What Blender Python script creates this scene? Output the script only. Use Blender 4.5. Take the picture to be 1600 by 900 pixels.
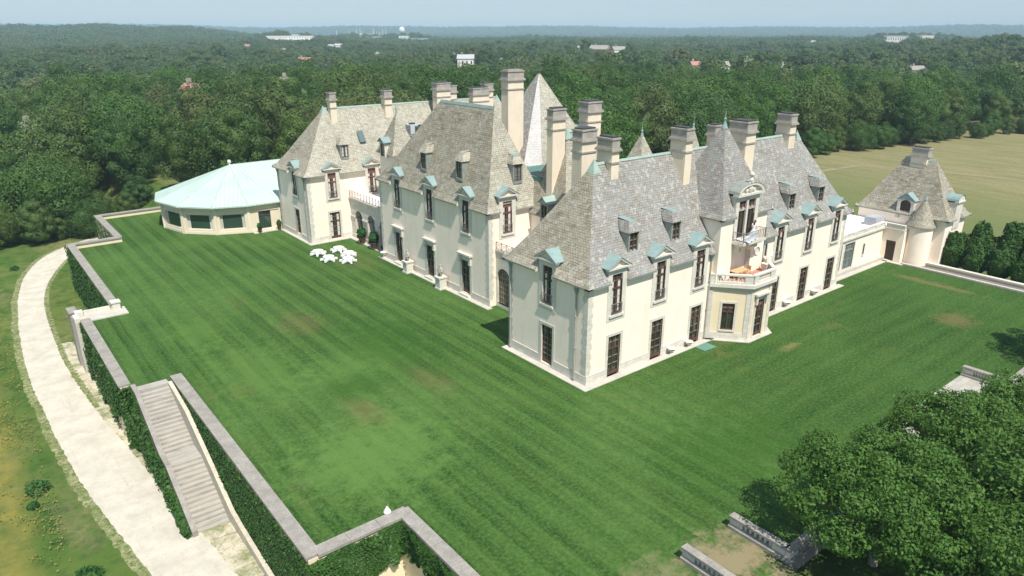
import bpy, bmesh, math, random
import numpy as np
from mathutils import Vector, Matrix
R = math.radians
rnd = random.Random(7)
sc = bpy.context.scene
for o in list(bpy.data.objects): bpy.data.objects.remove(o)

# ------------------------------------------------------------------ camera, world, sun
cd = bpy.data.cameras.new('camera'); cam = bpy.data.objects.new('camera', cd); sc.collection.objects.link(cam)
sc.camera = cam
CAM = Vector((-40.46, -40.52, 30.0))
cam.location = CAM
cam.rotation_euler = (R(90 - 19.91), 0, R(51.6 - 90))
cd.sensor_width = 36; cd.lens = 36 * 1110 / 1600; cd.clip_start = 0.5; cd.clip_end = 30000
SUN_EL, SUN_AZ = 58.0, 193.0      # azimuth clockwise from +Y
w = bpy.data.worlds.new('World'); sc.world = w; w.use_nodes = True
nt = w.node_tree; bgn = nt.nodes['Background']
sky = nt.nodes.new('ShaderNodeTexSky'); sky.sky_type = 'NISHITA'; sky.sun_disc = False
sky.sun_elevation = R(SUN_EL); sky.sun_rotation = R(SUN_AZ); sky.air_density = 1.0; sky.dust_density = .3; sky.ozone_density = 1.5; sky.altitude = 30
tint = nt.nodes.new('ShaderNodeMix'); tint.data_type = 'RGBA'; tint.blend_type = 'MULTIPLY'; tint.inputs[0].default_value = 1; tint.inputs[7].default_value = (.84, .93, 1.06, 1)
hz = nt.nodes.new('ShaderNodeMix'); hz.data_type = 'RGBA'; hz.inputs[0].default_value = .6; hz.inputs[7].default_value = (3.9, 5.15, 6.3, 1)   # pale summer haze in the air
nt.links.new(sky.outputs[0], tint.inputs[6]); nt.links.new(tint.outputs[2], hz.inputs[6]); nt.links.new(hz.outputs[2], bgn.inputs[0]); bgn.inputs[1].default_value = 0.098
ld = bpy.data.lights.new('sun', 'SUN'); ld.energy = 4.95; ld.angle = R(0.55); ld.color = (1.0, 0.95, 0.86)
sun = bpy.data.objects.new('sun', ld); sc.collection.objects.link(sun)
sd = Vector((math.sin(R(SUN_AZ)) * math.cos(R(SUN_EL)), math.cos(R(SUN_AZ)) * math.cos(R(SUN_EL)), math.sin(R(SUN_EL))))
sun.rotation_euler = sd.to_track_quat('Z', 'Y').to_euler()
sc.view_settings.view_transform = 'Standard'; sc.view_settings.look = 'None'; sc.view_settings.gamma = 1
sc.view_settings.use_curve_mapping = False; sc.view_settings.exposure = 0.26
sc.render.engine = 'CYCLES'

# ------------------------------------------------------------------ materials
class NT:
    def __init__(s, name, rough=0.8, spec=0.3):
        s.m = bpy.data.materials.new(name); s.m.use_nodes = True; s.t = s.m.node_tree
        s.b = s.t.nodes['Principled BSDF']; s.b.inputs['Roughness'].default_value = rough
        s.b.inputs['Specular IOR Level'].default_value = spec
    def n(s, ty, **kw):
        x = s.t.nodes.new(ty)
        for k, v in kw.items():
            if k in x.inputs: x.inputs[k].default_value = v
            else: setattr(x, k, v)
        return x
    def l(s, a, b): s.t.links.new(a, b)
    def coord(s, kind='Object', scale=(1, 1, 1)):
        c = s.n('ShaderNodeTexCoord'); mp = s.n('ShaderNodeMapping'); mp.inputs['Scale'].default_value = scale
        s.l(c.outputs[kind], mp.inputs[0]); return mp.outputs[0]
    def pos(s, scale=(1, 1, 1)):
        c = s.n('ShaderNodeNewGeometry'); mp = s.n('ShaderNodeMapping'); mp.inputs['Scale'].default_value = scale
        s.l(c.outputs['Position'], mp.inputs[0]); return mp.outputs[0]
    def noise(s, v, sc_, det=4, rough=0.55, lo=0.35, hi=0.65):
        x = s.n('ShaderNodeTexNoise'); x.inputs['Scale'].default_value = sc_; x.inputs['Detail'].default_value = det; x.inputs['Roughness'].default_value = rough
        s.l(v, x.inputs['Vector']); r = s.n('ShaderNodeMapRange'); r.inputs[1].default_value = lo; r.inputs[2].default_value = hi; r.clamp = True
        s.l(x.outputs[0], r.inputs[0]); return r.outputs[0]
    def mix(s, f, a, b, mode='MIX'):
        x = s.n('ShaderNodeMix'); x.data_type = 'RGBA'; x.blend_type = mode
        for i, v in ((0, f), (6, a), (7, b)):
            if hasattr(v, 'links'): s.l(v, x.inputs[i])
            elif i == 0: x.inputs[0].default_value = v
            else: x.inputs[i].default_value = (*v, 1)
        return x.outputs[2]
    def math(s, op, a, b=0.0):
        x = s.n('ShaderNodeMath'); x.operation = op
        for i, v in ((0, a), (1, b)):
            if hasattr(v, 'links'): s.l(v, x.inputs[i])
            else: x.inputs[i].default_value = v
        return x.outputs[0]
    def col(s, c):
        if hasattr(c, 'links'): s.l(c, s.b.inputs['Base Color'])
        else: s.b.inputs['Base Color'].default_value = (*c, 1)
        return s.m
    def bump(s, h, st=0.3, d=0.05):
        x = s.n('ShaderNodeBump'); x.inputs['Strength'].default_value = st; x.inputs['Distance'].default_value = d
        s.l(h, x.inputs['Height']); s.l(x.outputs[0], s.b.inputs['Normal'])

def mottled(name, a, b, scale=0.6, rough=0.85, spec=0.2, fine=None, bump=0.0, coordk='pos', metallic=0):
    t = NT(name, rough, spec); p = t.pos()
    c = t.mix(t.noise(p, scale, 5, .6, .3, .7), a, b)
    if fine: c = t.mix(t.math('MULTIPLY', t.noise(p, fine[0], 3, .6, .4, .75), fine[2]), c, fine[1])
    if bump: t.bump(t.noise(p, 6, 4), bump, 0.03)
    t.b.inputs['Metallic'].default_value = metallic
    return t.col(c)
def plain(name, c, rough=0.6, spec=0.3, metallic=0):
    t = NT(name, rough, spec); t.b.inputs['Metallic'].default_value = metallic; return t.col(c)

M = {}
def streaked(name, a, b, stain, amt):
    t = NT(name, .9, .15); p = t.pos(); c = t.mix(t.noise(p, .45, 5, .6, .3, .7), a, b)
    st = t.noise(t.pos((1.1, 1.1, .3)), 1.0, 6, .7, .50, .80)
    c = t.mix(t.math('MULTIPLY', st, amt), c, stain)
    t.bump(t.noise(p, 8, 4), .12, .02)
    return t.col(c)
M['stucco'] = streaked('stucco', (.96, .83, .71), (.91, .78, .65), (.66, .57, .455), .5)
M['stucco_yellow'] = streaked('stucco_yellow', (.82, .70, .50), (.76, .64, .45), (.6, .52, .4), .3)
M['chimney'] = streaked('chimney_stucco', (.80, .69, .54), (.72, .62, .48), (.5, .44, .36), .45)
def stone(name, a, b, joint, bw=.9, bh=.45):
    t = NT(name, .85, .2); c = t.n('ShaderNodeTexCoord'); br = t.n('ShaderNodeTexBrick')
    br.inputs['Scale'].default_value = 1; br.inputs['Brick Width'].default_value = bw; br.inputs['Row Height'].default_value = bh
    br.inputs['Mortar Size'].default_value = .012; br.inputs['Bias'].default_value = 0
    br.inputs['Color1'].default_value = (*a, 1); br.inputs['Color2'].default_value = (*b, 1); br.inputs['Mortar'].default_value = (*joint, 1)
    t.l(c.outputs['UV'], br.inputs['Vector']); p = t.pos()
    col = t.mix(t.math('MULTIPLY', t.noise(p, 1.6, 6, .65, .45, .75), .5), br.outputs[0], joint)
    t.bump(br.outputs[1], -.25, .02)
    return t.col(col)
M['stone'] = stone('limestone', (.72, .67, .585), (.60, .56, .49), (.45, .42, .37))
M['stone_white'] = mottled('pale_limestone', (.72, .68, .60), (.60, .57, .50), .8, .85, .2, (5, (.42, .40, .36), .5), .2)
M['plaster_old'] = mottled('old_cream_plaster', (.62, .56, .45), (.50, .45, .36), 1.0, .9, .1, (4, (.34, .31, .25), .5), .2)
M['cap_stone'] = stone('weathered_capstone', (.44, .40, .35), (.34, .32, .28), (.22, .20, .18), .7, .5)
M['coping'] = mottled('coping_stone', (.39, .36, .315), (.25, .235, .21), 1.3, .9, .15, (7, (.18, .17, .16), .6), .3)
M['paving'] = mottled('pale_paving', (.58, .545, .475), (.46, .43, .375), .8, .9, .15, (6, (.36, .34, .30), .5), .2)

def slate(name, c1, c2, c3, dark, warm, amt_dark, bump=.6):
    t = NT(name, .7, .35); c = t.n('ShaderNodeTexCoord'); br = t.n('ShaderNodeTexBrick')
    wv = t.n('ShaderNodeTexNoise'); wv.inputs['Scale'].default_value = 1.2
    t.l(c.outputs['UV'], wv.inputs['Vector'])
    ad = t.n('ShaderNodeVectorMath'); ad.operation = 'MULTIPLY_ADD'; ad.inputs[1].default_value = (.12, .12, 0)
    t.l(wv.outputs[1], ad.inputs[0]); t.l(c.outputs['UV'], ad.inputs[2])
    br.inputs['Scale'].default_value = 1; br.inputs['Brick Width'].default_value = .33; br.inputs['Row Height'].default_value = .235
    br.inputs['Mortar Size'].default_value = .035; br.inputs['Mortar Smooth'].default_value = .6; br.inputs['Bias'].default_value = .0
    br.inputs['Color1'].default_value = (*c1, 1); br.inputs['Color2'].default_value = (*c2, 1); br.inputs['Mortar'].default_value = (*dark, 1)
    t.l(ad.outputs[0], br.inputs['Vector'])
    vo = t.n('ShaderNodeTexVoronoi'); vo.inputs['Scale'].default_value = 4.2; t.l(ad.outputs[0], vo.inputs['Vector'])
    sp = t.n('ShaderNodeSeparateColor'); t.l(vo.outputs['Color'], sp.inputs[0])
    col = t.mix(t.math('MULTIPLY', t.math('GREATER_THAN', sp.outputs[0], .72), .38), br.outputs[0], c3)
    col = t.mix(t.math('MULTIPLY', t.math('GREATER_THAN', sp.outputs[1], .86), .38), col, warm)
    col = t.mix(t.math('MULTIPLY', t.math('GREATER_THAN', sp.outputs[2], .9), .4), col, (.55, .53, .48))
    # broad weather patches and dark short streaks along the courses
    pn = t.n('ShaderNodeMapping'); pn.inputs['Scale'].default_value = (.5, 1.8, 1); t.l(c.outputs['UV'], pn.inputs[0])
    st = t.noise(pn.outputs[0], 1.5, 7, .78, .49, .60)
    pn2 = t.n('ShaderNodeMapping'); pn2.inputs['Scale'].default_value = (.16, .16, 1); t.l(c.outputs['UV'], pn2.inputs[0])
    big = t.noise(pn2.outputs[0], 1.2, 4, .6, .40, .56)
    col = t.mix(t.math('MULTIPLY', t.math('MULTIPLY', st, big), amt_dark), col, dark)
    col = t.mix(t.math('MULTIPLY', t.noise(pn2.outputs[0], 3.1, 5, .6, .4, .7), .35), col, c3)
    h = t.math('ADD', br.outputs[1], t.math('MULTIPLY', sp.outputs[1], -.6))
    t.bump(h, -bump, .05)
    return t.col(col)
M['slate_olive'] = slate('slate_olive', (.37, .33, .25), (.30, .268, .2), (.42, .41, .33), (.12, .10, .075), (.40, .33, .22), .85)
M['slate_grey'] = slate('slate_grey', (.315, .295, .262), (.25, .235, .21), (.31, .34, .335), (.13, .12, .105), (.40, .31, .25), .6)
M['slate_light'] = slate('slate_light', (.42, .395, .315), (.345, .322, .255), (.50, .50, .41), (.15, .13, .10), (.44, .38, .27), .5)
M['slate_pale'] = slate('slate_pale', (.56, .55, .54), (.48, .47, .465), (.60, .59, .58), (.30, .29, .28), (.52, .48, .42), .4)
M['copper'] = mottled('green_copper', (.20, .29, .28), (.29, .38, .37), 1.2, .7, .3, (5, (.15, .25, .25), .4), .1)
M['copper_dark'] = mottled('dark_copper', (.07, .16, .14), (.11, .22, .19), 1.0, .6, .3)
M['copper_edge'] = mottled('pale_copper', (.35, .44, .39), (.26, .35, .31), 1.0, .6, .3)
M['mint'] = None
t = NT('mint_metal', .45, .4); c = t.n('ShaderNodeTexCoord'); sp = t.n('ShaderNodeSeparateXYZ'); t.l(c.outputs['UV'], sp.inputs[0])
fr = t.math('FRACT', t.math('MULTIPLY', sp.outputs[0], 1.6)); seam = t.math('LESS_THAN', fr, .16)
M['mint'] = t.col(t.mix(t.math('MULTIPLY', seam, .45), t.mix(t.noise(t.pos(), .35, 4), (.44, .56, .49), (.49, .61, .53)), (.31, .42, .36)))
t.bump(seam, .5, .05)
M['brown'] = mottled('brown_frame', (.115, .060, .040), (.085, .045, .032), 2, .5, .4)
M['bar'] = mottled('pale_glazing_bar', (.34, .29, .20), (.26, .22, .15), 2, .5, .3)
M['red_frame'] = mottled('mahogany_frame', (.20, .075, .06), (.15, .06, .05), 2, .5, .4)
M['shade'] = plain('window_shade', (.16, .07, .06), .9)
M['shade_dark'] = plain('dark_shade', (.07, .05, .045), .9)
M['curtain'] = plain('curtain', (.62, .60, .55), .9)
t = NT('glass', .06, .8); M['glass'] = t.col(t.mix(t.noise(t.pos((1, 1, .5)), 1.3, 3), (.018, .024, .020), (.045, .052, .042)))
t = NT('glass_bright', .08, .8); M['glass_grey'] = t.col((.13, .17, .17))
M['glass_green'] = plain('green_glass', (.03, .06, .045), .06, .8)
M['iron'] = plain('wrought_iron', (.22, .19, .16), .6, .4)
M['iron_dark'] = plain('dark_iron', (.05, .05, .05), .5, .4)
M['pipe'] = mottled('lead_pipe', (.42, .40, .36), (.32, .31, .29), 2, .6, .3)
M['gutter'] = mottled('gutter', (.20, .22, .20), (.30, .32, .29), 2, .6, .3)
M['lead'] = mottled('flat_lead', (.46, .47, .48), (.36, .37, .39), 1, .5, .4)
M['white_roof'] = mottled('white_membrane', (.86, .86, .88), (.78, .78, .80), .7, .6, .3)
M['grey_roof'] = mottled('grey_membrane', (.30, .31, .31), (.22, .22, .22), .8, .8)
M['cream_panel'] = mottled('cream_panel', (.74, .65, .50), (.68, .59, .45), .5, .7, .25)
M['terracotta'] = mottled('terracotta_tile', (.46, .23, .18), (.36, .18, .14), 3, .8)
M['white_paint'] = mottled('white_paint', (.84, .83, .81), (.76, .75, .73), 2, .5, .3)
M['wood'] = mottled('warm_wood', (.66, .46, .25), (.54, .36, .18), 3, .6)
M['dark_wood'] = mottled('dark_wood', (.06, .04, .03), (.09, .06, .045), 3, .6)
M['statue'] = mottled('weathered_statue', (.50, .47, .41), (.33, .31, .28), 3, .9, .1, (9, (.2, .19, .17), .5), .3)
M['pot'] = mottled('clay_pot', (.14, .08, .06), (.10, .06, .05), 3, .8)
M['machine'] = mottled('machine_paint', (.62, .63, .63), (.50, .51, .52), 1, .5)
M['skin'] = plain('skin', (.62, .40, .30), .6)
M['hair'] = plain('brown_hair', (.10, .045, .025), .6)
M['hair_dark'] = plain('dark_hair', (.03, .018, .012), .6)
M['dress'] = plain('pale_dress', (.62, .65, .70), .8)
M['blouse'] = plain('white_blouse', (.82, .76, .74), .8)
M['suit'] = plain('grey_suit', (.16, .17, .19), .8)
M['pink'] = plain('faded_pink', (.55, .25, .24), .8)
M['bark'] = mottled('bark', (.16, .12, .09), (.10, .075, .055), 3, .9, .1, None, .4)
M['bark_pale'] = mottled('pale_bark', (.32, .27, .21), (.24, .20, .16), 3, .9)

def leaf(name, cols, tr=.25, rough=.55, big=.012):
    t = NT(name, rough, .25)
    oi = t.n('ShaderNodeObjectInfo'); geo = t.n('ShaderNodeNewGeometry')
    rp = t.n('ShaderNodeValToRGB'); e = rp.color_ramp.elements
    n = len(cols); e[0].position = 0; e[0].color = (*cols[0], 1); e[1].position = 1; e[1].color = (*cols[-1], 1)
    for i in range(1, n - 1): q = e.new(i / (n - 1)); q.color = (*cols[i], 1)
    ob = t.noise(t.pos((1, 1, .2)), big, 3, .6, .35, .65)
    wn = t.n('ShaderNodeTexWhiteNoise'); wn.noise_dimensions = '3D'; t.l(oi.outputs['Location'], wn.inputs['Vector'])
    f = t.math('ADD', t.math('MULTIPLY', wn.outputs['Value'], .72), t.math('MULTIPLY', ob, .28))
    t.l(f, rp.inputs[0])
    c = t.mix(t.math('MULTIPLY', geo.outputs['Random Per Island'], .2 if 'far' in name else .5), rp.outputs[0], tuple(min(1, x * 1.9) for x in cols[n // 2]))
    c = t.mix(t.math('MULTIPLY', t.noise(t.pos(), .9, 3, .6, .4, .7), .45), c, tuple(x * .6 for x in cols[0]))
    t.col(c)
    tl = t.n('ShaderNodeBsdfTranslucent'); t.l(c, tl.inputs[0]); mx = t.n('ShaderNodeMixShader'); mx.inputs[0].default_value = tr
    t.l(t.b.outputs[0], mx.inputs[1]); t.l(tl.outputs[0], mx.inputs[2])
    t.l(mx.outputs[0], t.t.nodes['Material Output'].inputs['Surface'])
    return t.m
M['leaf_wood'] = leaf('woodland_leaves', [(.036, .085, .016), (.075, .150, .026), (.048, .110, .030), (.120, .175, .036), (.050, .095, .022), (.078, .185, .030), (.150, .165, .060), (.060, .120, .026)])
M['leaf_far'] = leaf('far_leaves', [(.050, .095, .028), (.080, .135, .036), (.110, .155, .046), (.055, .105, .036), (.125, .150, .055), (.072, .130, .034), (.090, .125, .045)], .2)
M['leaf_near'] = leaf('broad_leaves', [(.060, .140, .022), (.085, .175, .032), (.105, .20, .042)], .35, .55, .05)
M['leaf_ivy'] = leaf('ivy_leaves', [(.022, .070, .012), (.036, .095, .016), (.055, .115, .022)], .2, .45, .2)
M['leaf_topiary'] = leaf('topiary_leaves', [(.030, .078, .016), (.052, .120, .022), (.042, .092, .028)], .2, .6, .2)
M['leaf_shrub'] = leaf('shrub_leaves', [(.03, .10, .02), (.04, .13, .03)], .25, .5, .2)

# lawn: mown stripes run along Y on the west lawn, faintly along X on the south lawn
t = NT('mown_lawn', .9, .1); p = t.pos(); sx = t.n('ShaderNodeSeparateXYZ'); t.l(p, sx.inputs[0])
def wob(amp, s): return t.math('MULTIPLY', t.math('SUBTRACT', t.noise(p, s, 3, .5, 0, 1), .5), amp)
def stripes(coord, freq, sharp, ph=0.):
    s = t.math('SINE', t.math('ADD', t.math('MULTIPLY', coord, freq), ph))
    r = t.n('ShaderNodeMapRange'); r.inputs[1].default_value = -sharp; r.inputs[2].default_value = sharp; t.l(s, r.inputs[0]); return r.outputs[0]
xw = t.math('ADD', sx.outputs[0], wob(.5, .10)); yw = t.math('ADD', sx.outputs[1], wob(.9, .12))
s1 = stripes(xw, 2 * math.pi / 2.1, .22); s2 = stripes(xw, 2 * math.pi / .83, .8, 1.3); s3 = stripes(yw, 2 * math.pi / 2.4, .9)
mpn = t.n('ShaderNodeMapping'); mpn.inputs['Scale'].default_value = (1.3, .05, 1); t.l(p, mpn.inputs[0])
streak = t.noise(mpn.outputs[0], 1.0, 4, .6, .3, .7)
wl = t.math('ADD', t.math('ADD', t.math('MULTIPLY', s1, .40), t.math('MULTIPLY', s2, .16)), t.math('MULTIPLY', streak, .46))
mpm = t.n('ShaderNodeMapping'); mpm.inputs['Scale'].default_value = (.06, 1.1, 1); t.l(p, mpm.inputs[0])
sl = t.math('ADD', t.math('MULTIPLY', s3, .15), t.math('MULTIPLY', t.noise(mpm.outputs[0], 1.0, 4, .6, .3, .7), .42))
rg = t.n('ShaderNodeMapRange'); rg.inputs[1].default_value = -2; rg.inputs[2].default_value = 12; t.l(sx.outputs[0], rg.inputs[0])
ry = t.n('ShaderNodeMapRange'); ry.inputs[1].default_value = 3; ry.inputs[2].default_value = -3; t.l(sx.outputs[1], ry.inputs[0])
mk = t.math('MULTIPLY', rg.outputs[0], ry.outputs[0])
st = t.math('ADD', t.math('MULTIPLY', wl, t.math('SUBTRACT', 1., mk)), t.math('MULTIPLY', sl, mk))
light = t.math('MULTIPLY', t.noise(p, .055, 4, .6, .44, .62), t.math('SUBTRACT', 1., t.math('MULTIPLY', mk, .6)))
base = t.mix(st, (.007, .038, .003), (.074, .150, .030))
base = t.mix(t.math('MULTIPLY', light, .5), base, (.110, .205, .048))
base = t.mix(t.math('MULTIPLY', t.noise(p, 1.3, 8, .8, .40, .60), .5), base, (.017, .060, .008))
base = t.mix(t.math('MULTIPLY', t.noise(p, 4, 4, .75, .45, .62), .45), base, (.120, .205, .062))
dry = t.math('MULTIPLY', t.noise(p, .09, 5, .7, .60, .72), t.noise(p, 1.1, 5, .7, .42, .62))
base = t.mix(t.math('MULTIPLY', dry, .75), base, (.16, .12, .055))
base = t.mix(t.math('MULTIPLY', t.noise(t.pos((1, .45, 1)), .38, 7, .8, .50, .62), .25), base, (.085, .125, .03))
def blot(x, y, rx, ry, amt, c, rot=0):
    global base
    m_ = t.n('ShaderNodeMapping'); m_.vector_type = 'TEXTURE'; m_.inputs['Location'].default_value = (x, y, 0); m_.inputs['Scale'].default_value = (rx, ry, 1e3); m_.inputs['Rotation'].default_value = (0, 0, rot)
    t.l(p, m_.inputs[0]); vm = t.n('ShaderNodeVectorMath'); vm.operation = 'LENGTH'; t.l(m_.outputs[0], vm.inputs[0])
    d = t.math('ADD', vm.outputs['Value'], t.math('MULTIPLY', t.math('SUBTRACT', t.noise(p, .7, 7, .8, 0, 1), .5), 3.6))
    r = t.n('ShaderNodeMapRange'); r.inputs[1].default_value = 1.0; r.inputs[2].default_value = .35; t.l(d, r.inputs[0])
    base = t.mix(t.math('MULTIPLY', r.outputs[0], amt), base, c)
TAN = (.27, .22, .13)
blot(-8.3, -21.5, 3.2, 2.6, .95, TAN); blot(-14, -20, 4, 2, .5, TAN); blot(-8, -26, 3, 3, .9, TAN)
blot(-14, 30, 3, 4, .35, (.17, .13, .06)); blot(-17.5, 8, 1.8, 4, .4, (.16, .12, .055)); blot(-10, 10, 1.8, 4, .35, (.15, .11, .05))
blot(22, -6.6, 2.0, .7, .7, (.2, .17, .07)); blot(53.5, -7.5, 1.0, 6, .45, (.22, .16, .08)); blot(43, -14, 3, 2.5, .5, (.18, .13, .06))
blot(-20, 2, 8, 7, .55, (.115, .215, .05)); blot(-22, 22, 5, 9, .45, (.11, .205, .045)); blot(-14, 17, 6, 5, .4, (.11, .205, .045)); blot(-9, 20, 6, 9, .5, (.02, .075, .008)); blot(-16, 13, 4, 3, .5, (.02, .075, .008)); blot(2, -14, 9, 6, .4, (.025, .085, .008)); blot(-24, 34, 3, 7, .4, (.10, .195, .04)); blot(1, 47, 3.5, 6, .4, (.11, .12, .04))
M['lawn'] = t.col(base); t.bump(t.noise(p, 9, 5, .8, .2, .8), .5, .08)

# terrain
t = NT('rough_ground', .95, .05); p = t.pos(); sx = t.n('ShaderNodeSeparateXYZ'); t.l(p, sx.inputs[0])
g = t.mix(t.noise(p, .05, 5, .6, .35, .65), (.060, .125, .022), (.135, .170, .045))
g = t.mix(t.noise(p, .6, 6, .7, .45, .7), g, (.035, .080, .020))
wv = t.math('ADD', sx.outputs[0], t.math('MULTIPLY', t.math('SUBTRACT', t.noise(p, .12, 5, .6, 0, 1), .5), 5))
ol = t.n('ShaderNodeMapRange'); ol.inputs[1].default_value = -40.3; ol.inputs[2].default_value = -42.2; t.l(wv, ol.inputs[0])
olc = t.mix(t.noise(p, .35, 6, .7, .4, .65), (.22, .20, .05), (.10, .135, .035))
g = t.mix(ol.outputs[0], g, olc)
tn = t.math('MULTIPLY', t.noise(t.pos((.6, .25, 1)), .22, 5, .65, .5, .66), t.noise(p, 1.6, 5, .7, .3, .7))
g = t.mix(t.math('MULTIPLY', tn, .8), g, (.26, .21, .12))
fx = t.n('ShaderNodeMapRange'); fx.inputs[1].default_value = 58; fx.inputs[2].default_value = 66; t.l(sx.outputs[0], fx.inputs[0])
lx = t.math('ADD', sx.outputs[0], t.math('MULTIPLY', t.noise(p, .04, 3, .5, 0, 1), 30))
fr_ = t.n('ShaderNodeMapRange'); fr_.inputs[1].default_value = 100; fr_.inputs[2].default_value = 150; t.l(lx, fr_.inputs[0])
fc = t.mix(fr_.outputs[0], (.13, .17, .055), (.265, .235, .120))
fc = t.mix(t.math('MULTIPLY', t.noise(t.pos((.35, .06, 1)), 1, 7, .78, .45, .58), .6), fc, (.15, .165, .07))
fc = t.mix(t.math('MULTIPLY', t.noise(p, 1.5, 5, .7, .4, .7), .4), fc, (.10, .11, .05))
g = t.mix(fx.outputs[0], g, fc)
M['terrain'] = t.col(g); t.bump(t.noise(p, 3, 5, .8, .2, .8), .5, .15)
def gravel(name, a, b, c_, edge=False):
    t = NT(name, .95, .1); p = t.pos()
    g = t.mix(t.noise(p, .5, 6, .7, .4, .65), a, b)
    g = t.mix(t.math('MULTIPLY', t.noise(p, 9, 4, .8, .5, .7), .4), g, c_)
    t.bump(t.noise(p, 12, 4, .8, .2, .8), .3, .04)
    return t, p, g
t, p, g = gravel('pale_gravel', (.60, .555, .465), (.48, .44, .365), (.29, .26, .20)); 
g = t.mix(t.math('MULTIPLY', t.math('MULTIPLY', t.noise(t.pos((1.3, .12, 1)), 1, 4, .6, .57, .66), t.noise(p, 3.5, 5, .7, .45, .6)), .45), g, (.34, .32, .20)); M['gravel'] = t.col(g)
t, p, g = gravel('sandy_verge', (.60, .54, .42), (.50, .45, .34), (.30, .27, .17))
g = t.mix(t.math('MULTIPLY', t.noise(p, .35, 6, .75, .46, .6), .8), g, (.15, .18, .06)); g = t.mix(t.math('MULTIPLY', t.noise(p, 4, 5, .75, .52, .62), .6), g, (.17, .17, .08)); M['verge'] = t.col(g)
t, p, g = gravel('worn_edge', (.34, .32, .18), (.20, .21, .09), (.40, .36, .26)); M['verge_thin'] = t.col(t.mix(t.noise(p, 2.2, 6, .8, .42, .58), g, (.09, .14, .035)))
M['landing'] = stone('landing_slabs', (.46, .43, .38), (.36, .34, .30), (.24, .23, .20), 1.2, .6)
M['asphalt'] = mottled('grey_paving', (.20, .185, .17), (.15, .14, .13), .5, .9, .1, (8, (.28, .26, .24), .4), .2)
t = NT('stair_tread', .9, .15); p = t.pos(); M['tread'] = t.col(t.mix(t.noise(t.pos((.5, 6, 1)), 1, 5, .7, .35, .65), t.mix(t.noise(p, .7, 4), (.36, .335, .295), (.25, .235, .21)), (.45, .42, .37)))

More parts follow.
